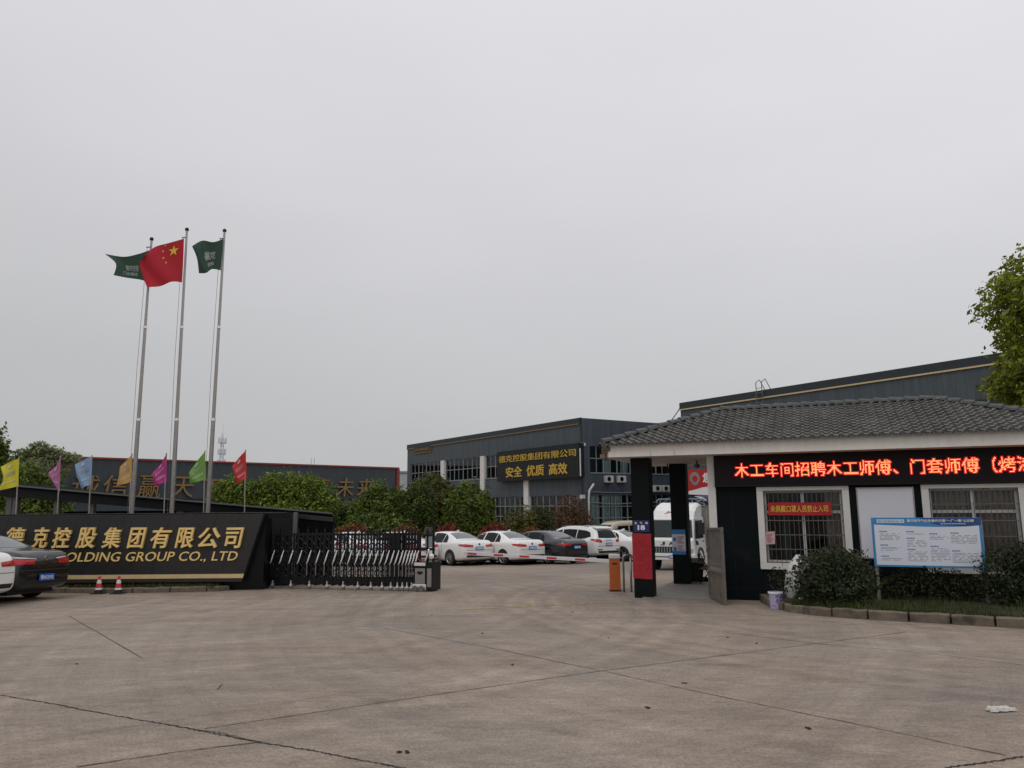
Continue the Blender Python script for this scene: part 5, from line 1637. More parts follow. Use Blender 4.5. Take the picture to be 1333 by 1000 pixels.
m_ = MB(); m_.box(xR - .3, xR + .3, -.24, -.11, -.2, HS); m_.build('corner_trim', 'red_trim', shd)
tx = MB()
x_first = fs_(111, 633).x
for c_, pxx, pyy in zip('诚信赢天下', (111, 150.5, 194, 236, 276), (632.5, 632, 631.5, 633.0, 636)):
    p = fs_(pxx, pyy + 1.0); h_ = 1.45
    put_text(tx, c_, p.x - h_ * 1.1, p.x + h_ * 1.1, p.z - (h_ if c_ not in '赢' else h_ * 1.1), p.z + h_ * (1.12 if c_ == '赢' else 1), on_front(-.12), .30, bold=0, shear=.12)
for c_, pxx, pyy in zip('品质赢未来', (345, 381, 416, 447.5, 474), (637, 637, 636, 635.5, 636)):
    p = fs_(pxx, pyy - 1); h_ = 1.5
    put_text(tx, c_, p.x - h_ * 1.1, p.x + h_ * 1.1, p.z - h_, p.z + h_, on_front(-.12), .30, bold=0, shear=.12)
tx.build('wall_characters', 'old_gold', shd, fix=False)
for px in (407, 411): 
    p = fs_(px, 606); MB().bar((p.x, .5, HS), (p.x, .5, HS + 1.3), .03, 5).build('roof_antenna', 'dull_steel', shd)
q0 = P(505, 616, 150); q1 = P(560, 616, 150)
ps = thing('pale_annex', 'pale grey shed wall between the long shed and the office', 'building', Matrix.Translation((q0.x, 150, BASE)))
MB().box(0, q1.x - q0.x, 0, 10, -.2, q0.z - BASE).build('wall', 'pale_shed', ps); MB().box(-.1, q1.x - q0.x, -.2, 10, q0.z - BASE, q0.z - BASE + .35).build('roof_edge', 'alu', ps)

# far lattice mast
YT = 240
tp = P(290, 564, YT); tw = thing('lattice_mast', 'far lattice telecom mast tinted pale like haze above the shed roof', 'mast', Matrix.Translation((tp.x, YT, BASE)))
HM = tp.z - BASE
m_ = MB()
rr = lambda z: 1.25 - .85 * z / HM
for k in range(4):
    a_ = pi / 4 + k * pi / 2
    m_.bar((rr(0) * math.cos(a_), rr(0) * math.sin(a_), 0), (rr(HM) * math.cos(a_), rr(HM) * math.sin(a_), HM - 1), .09, 5)
    for j in range(22):
        z0 = HM * j / 22; z1 = HM * (j + 1) / 22; b_ = a_ + pi / 2
        m_.bar((rr(z0) * math.cos(a_), rr(z0) * math.sin(a_), z0), (rr(z1) * math.cos(b_), rr(z1) * math.sin(b_), z1), .055, 4)
m_.bar((0, 0, HM - 1), (0, 0, HM + 3), .06, 5)
m_.build('lattice', 'tower_hazed', tw)
for f_ in (3.0, 6.5, 9.8):
    m_ = MB(); m_.lathe([(.9, HM - f_), (1.1, HM - f_), (1.1, HM - f_ + .12), (.9, HM - f_ + .12)], 12)
    for k in range(6):
        a_ = k * pi / 3
        m_.box(1.0, 1.3, -.18, .18, HM - f_ - .3, HM - f_ + 1.5, Matrix.Rotation(a_, 4, 'Z'))
    m_.build('antenna_platform', 'tower_hazed', tw)

# ================================================================== TREES BEYOND THE YARD
def crown_tree(label, px, pyt, pyb, Y, rpx, lm, n, size, seed, blobs=None, group='round trees behind the parked cars', inner=.45, name='round_tree'):
    top = P(px, pyt, Y); g0 = gz(Y); H = top.z - g0; r_ = rpx / FPX * Y
    if blobs is None:
        zb_ = .9
        blobs = [(0, 0, H * .55, r_, r_ * .95, H * .45), (-r_ * .35, -.2, H * .45, r_ * .75, r_ * .7, H * .38), (r_ * .35, 0, H * .48, r_ * .7, r_ * .7, H * .4)]
    else:
        blobs = [(b[0] * r_, b[1] * r_, b[2] * H, b[3] * r_, b[3] * r_, b[4] * H) for b in blobs]
    return tree(name, label, 'tree', (top.x, Y, g0), blobs, n, size, lm, r=.12, seed=seed, group=group, inner=inner, ragged=.13)
crown_tree('leafy bright green tree rising just right of the small scarlet flag', 312, 620, 700, 46, 50, 'leaf_bright', 24000, .115, 60,
           [(0, 0, .52, .62, .48), (-.6, 0, .40, .5, .38), (.5, 0, .50, .55, .47), (-.3, -.2, .58, .5, .38), (.1, -.3, .62, .5, .38), (.7, -.1, .5, .5, .4), (0, -.4, .3, .95, .3)])
crown_tree('wide bright green tree left of centre behind the gate', 382, 613, 700, 46, 62, 'leaf_bright', 34000, .115, 61,
           [(-.05, 0, .52, .55, .47), (-.55, 0, .42, .48, .40), (.42, 0, .42, .52, .44), (.0, -.4, .32, .9, .32), (-.85, .2, .30, .3, .28), (.25, .1, .62, .3, .34), (-.35, -.2, .60, .4, .38), (.35, -.2, .56, .42, .40), (.62, -.2, .48, .42, .40), (-.7, -.1, .5, .4, .38)])
crown_tree('tree with yellow tinged leaves behind the right half of the gate', 495, 627, 700, 46, 47, 'leaf_mid', 22000, .115, 62,
           [(0, 0, .52, .62, .48), (-.5, 0, .38, .48, .38), (.45, 0, .45, .55, .46), (0, -.4, .3, .95, .3)])
crown_tree('low dark tree in the gap right of the bright green cluster', 448, 652, 700, 48, 26, 'leaf_deep', 8000, .11, 63)
crown_tree('rounded olive tree touching the left corner of the factory office', 562, 615, 700, 50, 34, 'leaf_olive', 16000, .11, 64)
crown_tree('smaller dense round tree in front of the olive one', 546, 627, 700, 45.5, 24, 'leaf_deep', 13000, .095, 65)
crown_tree('round green tree before the white office pier', 612, 629, 700, 46, 33, 'leaf_mid', 18000, .105, 66)
crown_tree('sparse dull green tree below the big black sign', 677, 656, 700, 46, 27, 'leaf_olive', 4200, .08, 67, inner=.15)
crown_tree('small leafy tree merging with the brownish one by the drain pipe', 703, 655, 700, 46.5, 20, 'leaf_shrub', 4200, .08, 70, inner=.15)
crown_tree('brownish red tree at the corner of the factory office', 743, 643, 700, 48, 28, 'leaf_brown', 4200, .08, 68, inner=.15)
for i, (px, pyt, w_, lm, lab) in enumerate(((458, 681, 26, 'leaf_red', 'red leaved shrub seen over the left part of the gate'), (528, 682, 22, 'leaf_rust', 'rust and red shrub above the right part of the gate'),
        (583, 682, 19, 'leaf_red', 'red shrub over the roof of the first white saloon'), (643, 680, 21, 'leaf_red', 'red shrub between the roofs of the two white saloons'), (692, 685, 15, 'leaf_rust', 'red shrub behind the dark navy saloon'))):
    Y = 40.5; top = P(px, pyt, Y); g0 = gz(Y); H = top.z - g0; r_ = w_ / FPX * Y
    tree('red_shrub', lab, 'shrub', (top.x, Y, g0), [(0, 0, H * .6, r_ * .8, .6, H * .40), (-r_ * .5, 0, H * .5, r_ * .5, .55, H * .40), (r_ * .5, 0, H * .5, r_ * .5, .55, H * .36)], 3600, .065, lm, r=.04, seed=80 + i, group='red leaved shrubs behind the cars', inner=.3)
crown_tree('rounded dark bushy tree behind the carport roof at left', 40, 600, 690, 40, 40, 'leaf_mid', 19000, .11, 71,
           [(.0, 0, .52, .7, .48), (-.7, 0, .5, .6, .45), (.6, 0, .48, .55, .40), (1.05, 0, .42, .45, .32), (.2, -.3, .3, 1.1, .3)], group='trees at the left')
crown_tree('tall tree at the left edge of the picture', -6, 556, 690, 50, 22, 'leaf_mid', 11000, .15, 72, group='trees at the left')
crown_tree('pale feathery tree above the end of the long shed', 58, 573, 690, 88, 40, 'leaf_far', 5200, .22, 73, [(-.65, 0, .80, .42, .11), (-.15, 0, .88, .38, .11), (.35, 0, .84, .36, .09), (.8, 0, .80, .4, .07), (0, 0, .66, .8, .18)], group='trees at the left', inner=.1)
# ================================================================== VEHICLES
def loft(st, M=None):
    """st: rows of (x, zbottom, halfwidth, zshoulder, ztop, halfwidth_top, cabin) -> closed body, x forward"""
    rows = []
    for (x, zb, w_, zs, zt, wt, cab) in st:
        zm = zb + (zs - zb) * .52
        wc = w_ * (.93 if cab else .90)
        zc = zs + .035 if cab else zs + (zt - zs) * .45
        half = [(0, zb), (w_ * .75, zb), (w_ * .955, zb + .035), (w_ * .985, zb + .14), (w_, zm), (w_ * .985, zs - .06), (w_ * .955, zs),
                (wc, zc), (wt + (wc - wt) * .42, zc + (zt - zc) * .52), (wt + .015, zt - (.075 if cab else .012)), (wt * .82, zt - .012), (0, zt)]
        full = half + [(-y, z) for (y, z) in half[-2:0:-1]]
        rows.append([(x, y, z) for (y, z) in full])
    n = len(rows[0]); mb = MB(M)
    vs = [p for r_ in rows for p in r_]
    fs = [(k * n + i, k * n + (i + 1) % n, (k + 1) * n + (i + 1) % n, (k + 1) * n + i) for k in range(len(rows) - 1) for i in range(n)]
    fs += [tuple(range(n - 1, -1, -1)), tuple(range((len(rows) - 1) * n, len(rows) * n))]
    mb.add(vs, fs)
    return mb
def finish_body(mb, name, m, parent, wells, wr, levels=2):
    """smooth the loft, cut the wheel wells, return the object and a BVH for laying glass on it"""
    o = mb.build(name, m, None)
    sd = o.modifiers.new('smooth', 'SUBSURF'); sd.levels = levels; sd.render_levels = levels
    cut = MB()
    for (x, z) in wells:
        for s_ in (-1, 1):
            cut.lathe([(wr, -.34), (wr, .34)], 28, Matrix.Translation((x, s_ * .84, z)) @ Matrix.Rotation(pi / 2, 4, 'X'))
    co = cut.build('well_cutter', m, None)
    bo = o.modifiers.new('wells', 'BOOLEAN'); bo.object = co; bo.operation = 'DIFFERENCE'; bo.solver = 'EXACT'
    dg = bpy.context.evaluated_depsgraph_get(); dg.update()
    me = bpy.data.meshes.new_from_object(o.evaluated_get(dg))
    o.modifiers.clear(); old = o.data; o.data = me
    bpy.data.objects.remove(co)
    if parent is not None: o.parent = parent
    bm = bmesh.new(); bm.from_mesh(me)
    bv = BVHTree.FromBMesh(bm)
    for f in bm.faces: f.smooth = True
    for e_ in bm.edges:
        if len(e_.link_faces) == 2 and e_.calc_face_angle(0) > .7: e_.smooth = False
    bm.to_mesh(me); bm.free()
    return o, bv
def lay(mb, bv, lo, hi, axis, sign, off, nu=12, nv=5, mirror=False):
    """a thin patch that lies on the body: lo/hi are lower and upper lines of 2D points, looked at along axis"""
    def interp(line, t):
        ls = [0]
        for a, b in zip(line[:-1], line[1:]): ls.append(ls[-1] + math.dist(a, b))
        s_ = t * ls[-1]
        for i in range(len(line) - 1):
            if s_ <= ls[i + 1] + 1e-9:
                f = 0 if ls[i + 1] == ls[i] else (s_ - ls[i]) / (ls[i + 1] - ls[i])
                return (line[i][0] + (line[i + 1][0] - line[i][0]) * f, line[i][1] + (line[i + 1][1] - line[i][1]) * f)
        return line[-1]
    for flip in ((1, -1) if mirror else (1,)):
        vs = []; ok = True
        for j in range(nv + 1):
            for i in range(nu + 1):
                a = interp(lo, i / nu); b = interp(hi, i / nu)
                u_ = a[0] + (b[0] - a[0]) * j / nv; v_ = a[1] + (b[1] - a[1]) * j / nv
                if axis == 1: o_ = Vector((u_, 3 * sign * flip, v_)); d_ = Vector((0, -sign * flip, 0))
                elif axis == 0: o_ = Vector((4 * sign, u_ * flip, v_)); d_ = Vector((-sign, 0, 0))
                else: o_ = Vector((u_, v_ * flip, 4)); d_ = Vector((0, 0, -1))
                h, nn, _, _ = bv.ray_cast(o_, d_)
                if h is None: vs.append(None); continue
                if nn.dot(d_) > 0: nn = -nn
                vs.append(h + nn * off)
        good = [v for v in vs if v is not None]
        if not good: continue
        idx = {}; out = []
        for k, v in enumerate(vs):
            if v is not None: idx[k] = len(out); out.append(v)
        fs = []
        for j in range(nv):
            for i in range(nu):
                q = (j * (nu + 1) + i, j * (nu + 1) + i + 1, (j + 1) * (nu + 1) + i + 1, (j + 1) * (nu + 1) + i)
                if all(k in idx for k in q): fs.append(tuple(idx[k] for k in q))
        mb.add(out, fs)
    return mb
def wheels(root, xs, z, r_, half, spokes=9, rimr=.68):
    for x in xs:
        for s_ in (-1, 1):
            Mw = Matrix.Translation((x, s_ * half, z)) @ Matrix.Rotation(-s_ * pi / 2, 4, 'X')
            ty = MB().lathe([(r_ * rimr, -.10), (r_ * .93, -.11), (r_, -.085), (r_, .07), (r_ * .95, .10), (r_ * rimr, .09)], 28, Mw, cap=False).lathe([(0, -.08), (r_ * rimr, -.10)], 28, Mw, cap=False)
            t = ty.build('wheel', 'rubber', root, smooth=True)
            rm_ = MB(); rm_.lathe([(r_ * rimr, .09), (r_ * rimr * .95, .075), (r_ * rimr * .93, .03)], 28, Mw, cap=False)
            rm_.lathe([(0, .085), (r_ * .13, .08), (r_ * .14, .05)], 14, Mw, cap=False)
            for k in range(spokes):
                a = 2 * pi * k / spokes
                rm_.box(r_ * .08, r_ * rimr * .97, -.020, .020, .045, .075, Mw @ Matrix.Rotation(a, 4, 'Z'))
            rm_.build('rim', 'rim_metal', t)
            MB().lathe([(0, .02), (r_ * rimr * .93, .02)], 20, Mw, cap=False).build('hub_shade', 'car_trim', t)

SEDAN = [(-2.335, .40, .64, .66, .78, .52, 0), (-2.31, .32, .76, .76, .90, .60, 0), (-2.24, .27, .83, .88, 1.03, .66, 0), (-2.08, .23, .875, .935, 1.085, .68, 0), (-1.75, .20, .895, .955, 1.10, .69, 0),
         (-1.52, .19, .90, .955, 1.135, .67, 1), (-1.15, .18, .905, .955, 1.315, .61, 1), (-.78, .18, .905, .95, 1.43, .575, 1), (-.3, .18, .905, .945, 1.475, .57, 1), (.15, .18, .905, .94, 1.47, .575, 1),
         (.52, .18, .905, .935, 1.40, .60, 1), (.92, .18, .90, .93, 1.20, .66, 1), (1.22, .19, .90, .925, 1.045, .70, 1), (1.45, .19, .895, .90, .985, .70, 0), (1.85, .20, .88, .83, .92, .66, 0), (2.12, .22, .84, .72, .82, .60, 0), (2.27, .26, .74, .60, .68, .5, 0), (2.31, .32, .62, .54, .60, .42, 0)]
def sedan(name, label, paint, M, fast=False, plate=None, chrome_strip=False, rim_spokes=9, group=None):
    t = thing(name, label, 'car', M, group)
    st = SEDAN
    if fast:   # a coupe-like roof that runs far back
        st = [list(r_) for r_ in SEDAN]
        for r_ in st:
            if -1.6 < r_[0] < -.7: r_[4] += .05
            if -1.8 < r_[0] < -1.7: r_[4] += .03
    body, bv = finish_body(loft(st), 'body', paint, t, ((-1.36, .325), (1.34, .325)), .375)
    gl = MB()
    lay(gl, bv, [(-1.12, .985), (-.78, .975)], [(-1.02, 1.19), (-.86, 1.30), (-.78, 1.335)], 1, 1, .004, 8, 5, True)
    lay(gl, bv, [(-.74, .975), (.06, .965)], [(-.74, 1.345), (-.4, 1.385), (.02, 1.385)], 1, 1, .004, 10, 5, True)
    lay(gl, bv, [(.13, .965), (.98, .965)], [(.10, 1.385), (.42, 1.345), (.70, 1.215), (.96, 1.0)], 1, 1, .004, 12, 5, True)
    gl.build('side_glass', 'car_glass', t, smooth=True, fix=False)
    rg_ = MB(); lay(rg_, bv, [(-1.50, -.60), (-1.53, 0), (-1.50, .60)], [(-.86, -.50), (-.84, 0), (-.86, .50)], 2, 1, .004, 14, 8)
    rg_.build('rear_window', 'rear_glass', t, smooth=True, fix=False)
    fg = MB(); lay(fg, bv, [(1.13, -.66), (1.20, 0), (1.13, .66)], [(.58, -.56), (.56, 0), (.58, .56)], 2, 1, .004, 14, 8)
    fg.build('windscreen', 'car_glass', t, smooth=True, fix=False)
    for s_ in (-1, 1):
        tl = MB()
        lay(tl, bv, [(s_ * .36, .79), (s_ * .80, .79)], [(s_ * .34, .875), (s_ * .80, .915)], 0, -1, .010, 10, 3)
        lay(tl, bv, [(-2.29, .80), (-1.98 if not chrome_strip else -1.78, .85)], [(-2.28, .915), (-1.94 if not chrome_strip else -1.74, .905)], 1, s_, .010, 8, 3)
        q = tl.build('tail_light', 'tail_red', t, smooth=True, fix=False)
        if chrome_strip:
            c_ = MB(); lay(c_, bv, [(s_ * .30, .885), (s_ * .82, .925)], [(s_ * .30, .905), (s_ * .82, .945)], 0, -1, .014, 10, 1); c_.build('chrome_strip', 'chrome', q, fix=False)
        hl = MB(); lay(hl, bv, [(s_ * .45, .58), (s_ * .74, .60)], [(s_ * .45, .66), (s_ * .74, .70)], 0, 1, .008, 6, 3); lay(hl, bv, [(1.95, .64), (2.22, .60)], [(1.92, .74), (2.22, .67)], 1, s_, .008, 6, 3)
        hl.build('headlight', 'head_lamp', t, fix=False)
        mi = MB().box(.80, .92, s_ * .90 - .02, s_ * .90 + .14 * s_ + .02, .97, 1.09); mi.build('mirror', paint, t, bevel=.03)
        hd_ = MB()
        for x in (-.55, .30): lay(hd_, bv, [(x, .835), (x + .17, .835)], [(x, .862), (x + .17, .862)], 1, s_, .022, 3, 1)
        hd_.build('door_handle', 'chrome', t, fix=False)
    sm = MB()
    lay(sm, bv, [(.10, .30), (.112, .30)], [(.075, .955), (.087, .955)], 1, 1, .0035, 1, 8, True)
    lay(sm, bv, [(-.80, .52), (-.788, .52)], [(-.765, .955), (-.753, .955)], 1, 1, .0035, 1, 6, True)
    lay(sm, bv, [(1.05, .40), (1.062, .40)], [(1.02, .93), (1.032, .93)], 1, 1, .0035, 1, 6, True)
    lay(sm, bv, [(-.72, .655), (.72, .655)], [(-.72, .667), (.72, .667)], 0, -1, .004, 12, 1)
    sm.build('panel_seam', 'seam', t, fix=False)
    tr = MB(); lay(tr, bv, [(-.66, .36), (.66, .36)], [(-.70, .45), (.70, .45)], 0, -1, .006, 12, 2); lay(tr, bv, [(-.5, .30), (.5, .30)], [(-.5, .42), (.5, .42)], 0, 1, .006, 10, 2)
    tr.build('bumper_trim', 'car_trim', t, fix=False)
    pb = MB()
    h, nn, _, _ = bv.ray_cast(Vector((-4, 0, .74)), Vector((1, 0, 0)))
    px_ = (h.x if h else -2.3) - .012
    low = plate == 'low'
    zp = .50 if low else .73
    if low: px_ -= .02
    pb.box(px_ - .012, px_, -.22, .22, zp - .07, zp + .07)
    pl_ = pb.build('number_plate', 'licence_blue', t, bevel=.004)
    pt = MB()
    if plate == 'low':
        put_text(pt, '鄂H52952', -.19, .19, zp - .045, zp + .045, lambda x, z, d: (px_ - .0135 - d, -x, z), .002, bold=.01)
    else:
        for k in range(6): pt.box(px_ - .0155, px_ - .0125, -.19 + .065 * k, -.19 + .065 * k + .042, zp - .042, zp + .042)
    pt.build('plate_lettering', 'white_print', pl_)
    bd_ = MB(); h2, n2, _, _ = bv.ray_cast(Vector((-4, 0, .90)), Vector((1, 0, 0)))
    bx_ = (h2.x if h2 else -2.3) - .008
    bd_.lathe([(.030, -.006), (.055, -.006), (.055, .006), (.030, .006)], 18, Matrix.Translation((bx_, 0, .90)) @ Matrix.Rotation(pi / 2, 4, 'Y')).build('badge', 'chrome', t)
    fin = MB(); fin.prism([(-.85, 1.425), (-.62, 1.455), (-.80, 1.52), (-.84, 1.52)], -.02, .02); fin.build('roof_fin', paint, t, bevel=.008)
    wheels(t, (-1.36, 1.34), .325, .325, .80, rim_spokes)
    MB().box(-2.0, 2.0, -.66, .66, .15, .34).build('underbody', 'car_trim', t)
    return t
SUV_ = [(-2.30, .46, .66, .74, .90, .56, 0), (-2.285, .40, .78, .84, 1.02, .64, 0), (-2.235, .36, .85, .93, 1.10, .68, 1), (-2.13, .33, .895, 1.00, 1.32, .645, 1), (-1.98, .30, .91, 1.02, 1.52, .60, 1), (-1.75, .28, .92, 1.02, 1.615, .60, 1), (-1.2, .27, .925, 1.01, 1.665, .615, 1), (-.4, .27, .925, 1.0, 1.69, .62, 1),
        (.15, .27, .925, .99, 1.665, .63, 1), (.55, .27, .925, .985, 1.55, .655, 1), (.98, .27, .92, .98, 1.28, .70, 1), (1.24, .28, .915, .975, 1.12, .73, 1), (1.5, .28, .91, .96, 1.05, .73, 0), (1.95, .30, .885, .90, .98, .68, 0), (2.18, .34, .82, .76, .86, .6, 0), (2.28, .40, .70, .64, .72, .5, 0)]
def suv(name, label, paint, M, group=None):
    t = thing(name, label, 'car', M, group)
    body, bv = finish_body(loft(SUV_), 'body', paint, t, ((-1.36, .365), (1.36, .365)), .425)
    gl = MB()
    lay(gl, bv, [(-1.90, 1.16), (-1.55, 1.075), (-1.0, 1.055)], [(-1.78, 1.36), (-1.5, 1.44), (-1.0, 1.49)], 1, 1, .004, 10, 5, True)
    lay(gl, bv, [(-.95, 1.055), (.0, 1.035)], [(-.95, 1.495), (-.4, 1.515), (-.05, 1.50)], 1, 1, .004, 10, 5, True)
    lay(gl, bv, [(.07, 1.035), (1.02, 1.03)], [(.03, 1.50), (.4, 1.44), (.75, 1.27), (1.0, 1.07)], 1, 1, .004, 12, 5, True)
    gl.build('side_glass', 'car_glass', t, smooth=True, fix=False)
    rg_ = MB(); lay(rg_, bv, [(-.62, 1.10), (0, 1.085), (.62, 1.10)], [(-.50, 1.43), (0, 1.45), (.50, 1.43)], 0, -1, .006, 14, 6)
    rg_.build('rear_window', 'car_glass', t, smooth=True, fix=False)
    fg = MB(); lay(fg, bv, [(1.15, -.68), (1.22, 0), (1.15, .68)], [(.62, -.58), (.60, 0), (.62, .58)], 2, 1, .004, 14, 8); fg.build('windscreen', 'car_glass', t, smooth=True, fix=False)
    MB().add([(-2.06, -.55, 1.50), (-2.06, .55, 1.50), (-1.72, .56, 1.60), (-1.72, -.56, 1.60), (-2.08, -.55, 1.545), (-2.08, .55, 1.545), (-1.72, .56, 1.64), (-1.72, -.56, 1.64)], BF).build('roof_spoiler', paint, t, bevel=.01)
    for s_ in (-1, 1):
        tl = MB(); lay(tl, bv, [(s_ * .48, .90), (s_ * .84, .92)], [(s_ * .50, 1.02), (s_ * .84, 1.06)], 0, -1, .012, 8, 3); lay(tl, bv, [(-2.27, .93), (-1.96, 1.0)], [(-2.25, 1.05), (-1.92, 1.06)], 1, s_, .012, 8, 3)
        tl.build('tail_light', 'tail_red', t, smooth=True, fix=False)
        rl = MB(); lay(rl, bv, [(s_ * .46, .555), (s_ * .76, .555)], [(s_ * .46, .60), (s_ * .76, .60)], 0, -1, .012, 6, 1); rl.build('reflector', 'rust_red', t, fix=False)
        MB().tube([(-1.6, s_ * .60, 1.60), (-1.2, s_ * .61, 1.665), (-.3, s_ * .62, 1.685), (.15, s_ * .62, 1.65)], .014, 8).build('roof_rail', 'alu', t, smooth=True)
        MB().box(.86, 1.0, s_ * .92 - .02, s_ * .92 + .16 * s_ + .02, 1.03, 1.19).build('mirror', paint, t, bevel=.03)
        hl = MB(); lay(hl, bv, [(s_ * .45, .74), (s_ * .74, .76)], [(s_ * .45, .82), (s_ * .74, .86)], 0, 1, .008, 6, 3); hl.build('headlight', 'head_lamp', t, fix=False)
        hd_ = MB()
        for x in (-.72, .24): lay(hd_, bv, [(x, .905), (x + .18, .905)], [(x, .93), (x + .18, .93)], 1, s_, .022, 3, 1)
        hd_.build('door_handle', 'chrome', t, fix=False)
    sm = MB()
    lay(sm, bv, [(.04, .40), (.052, .40)], [(.02, 1.02), (.032, 1.02)], 1, 1, .0035, 1, 8, True); lay(sm, bv, [(-.97, .62), (-.958, .62)], [(-.97, 1.03), (-.958, 1.03)], 1, 1, .0035, 1, 6, True)
    lay(sm, bv, [(-.74, .72), (.74, .72)], [(-.74, .735), (.74, .735)], 0, -1, .004, 12, 1)
    sm.build('panel_seam', 'seam', t, fix=False)
    tr = MB(); lay(tr, bv, [(-.68, .42), (.68, .42)], [(-.72, .52), (.72, .52)], 0, -1, .006, 12, 2); tr.build('bumper_trim', 'car_trim', t, fix=False)
    h, nn, _, _ = bv.ray_cast(Vector((-4, 0, .80)), Vector((1, 0, 0))); px_ = h.x - .012
    pl_ = MB().box(px_ - .012, px_, -.22, .22, .74, .88).build('number_plate', 'licence_blue', t, bevel=.004)
    pt = MB()
    for k in range(6): pt.box(px_ - .0155, px_ - .0125, -.19 + .065 * k, -.19 + .065 * k + .042, .77, .85)
    pt.build('plate_lettering', 'white_print', pl_)
    bm_ = MB()
    for k in range(6): bm_.box(px_ + .0, px_ + .02, .20 - .075 * k, .24 - .075 * k, .985, 1.02)
    bm_.build('badge_lettering', 'chrome', t)
    wheels(t, (-1.36, 1.36), .365, .365, .81, 5, .70)
    MB().box(-1.9, 1.9, -.62, .62, .28, .42).build('underbody', 'car_trim', t)
    return t
def car_frame(rx, ry, az, half=2.3, tilt=True):
    """from the middle of the rear bumper and the heading (degrees left of straight ahead)"""
    h = Vector((-math.sin(R(az)), math.cos(R(az)), 0))
    c_ = Vector((rx, ry, 0)) + h * half
    ang = math.atan2(h.y, h.x)
    sl = -.031 if c_.y < 45 else 0.0
    zx = Vector((h.x, h.y, sl * h.y)).normalized(); yv = Vector((-h.y, h.x, sl * h.x)); zv = zx.cross(yv).normalized(); yv = zv.cross(zx)
    M_ = Matrix((zx, yv, zv)).transposed().to_4x4()
    M_.translation = (c_.x, c_.y, gz(c_.y))
    return M_
GRP = 'cars parked in the yard behind the gate'
sedan('white_car', 'white saloon parked just right of the gate, taller boot badge and dark rear lamps', 'car_white', car_frame(-1.47, 33.5, 41), rim_spokes=10, group=GRP)
sedan('white_car', 'second white saloon right of the gate, next to the dark navy car', 'car_white', car_frame(.82, 33.7, 41), rim_spokes=7, group=GRP)
sedan('dark_car', 'dark navy saloon with a sloping tail between white saloon and white SUV', 'car_navy', car_frame(2.80, 34.3, 43), fast=True, rim_spokes=7, group=GRP)
suv('white_suv', 'white SUV with roof rails parked left of the red wrapped pillar', 'car_white', car_frame(4.45, 36.0, 41), group=GRP)
sedan('white_car', 'white saloon half hidden behind the red wrapped pillar', 'car_white', car_frame(6.45, 36.6, 45), rim_spokes=5, group=GRP)
sedan('white_car', 'white saloon whose red tail lamp shows at the right end of the gate', 'car_white', car_frame(-3.85, 33.4, 41), group=GRP)
sedan('white_car', 'white saloon seen through the close bars in the middle of the gate', 'car_white', car_frame(-5.9, 33.4, 41), group=GRP)
suv('white_suv', 'tall white SUV seen through the wide spaced bars of the gate', 'car_white', car_frame(-8.1, 33.4, 41), group=GRP)
sedan('grey_car', 'dark grey car roof showing beyond the white saloon near the pillar', 'car_navy', car_frame(7.1, 42.5, 60), group=GRP)
sedan('black_car', 'black saloon with long red tail lamps parked before the sign wall', 'car_black', car_frame(-11.05, 18.2, 82, 2.33) @ Matrix.Scale(1.06, 4), plate='low', chrome_strip=True)
sedan('white_car', 'white saloon cut off by the left picture edge beside the black one', 'car_white', car_frame(-11.08, 16.2, 82, 2.33) @ Matrix.Scale(1.06, 4))

# old tan minibus beyond the cars
MV = car_frame(8.6, 46.5, 118, 2.0)
vn = thing('minibus', 'tan minibus with dark windows parked beyond the white SUV', 'van', MV)
VAN = [(-2.2, .40, .74, 1.0, 1.80, .60, 1), (-2.15, .32, .82, 1.05, 1.92, .66, 1), (-1.6, .30, .84, 1.05, 1.97, .68, 1), (.8, .30, .84, 1.05, 1.98, .68, 1), (1.4, .30, .84, 1.03, 1.93, .68, 1), (1.75, .30, .84, 1.02, 1.72, .70, 1), (2.08, .32, .82, .98, 1.20, .74, 1), (2.2, .36, .78, .80, .98, .68, 0), (2.26, .42, .70, .66, .76, .6, 0)]
vb, bv = finish_body(loft(VAN), 'body', 'van_tan', vn, ((-1.4, .33), (1.4, .33)), .38)
gl = MB()
for a, b in ((-2.0, -1.3), (-1.22, -.4), (-.32, .5)): lay(gl, bv, [(a, 1.15), (b, 1.15)], [(a, 1.70), (b, 1.70)], 1, 1, .004, 6, 5, True)
lay(gl, bv, [(.58, 1.13), (1.6, 1.13)], [(.58, 1.70), (1.30, 1.68)], 1, 1, .004, 6, 5, True)
lay(gl, bv, [(-.62, 1.18), (.62, 1.18)], [(-.55, 1.74), (.55, 1.74)], 0, 1, .006, 10, 6); lay(gl, bv, [(-.55, 1.2), (.55, 1.2)], [(-.5, 1.7), (.5, 1.7)], 0, -1, .006, 8, 5)
gl.build('window_glass', 'car_glass', vn, smooth=True, fix=False)
for s_ in (-1, 1):
    q = MB(); lay(q, bv, [(s_ * .5, .70), (s_ * .7, .70)], [(s_ * .5, .84), (s_ * .7, .84)], 0, 1, .008, 4, 3); q.build('headlight', 'head_lamp', vn, fix=False)
wheels(vn, (-1.4, 1.4), .33, .33, .74, 8)

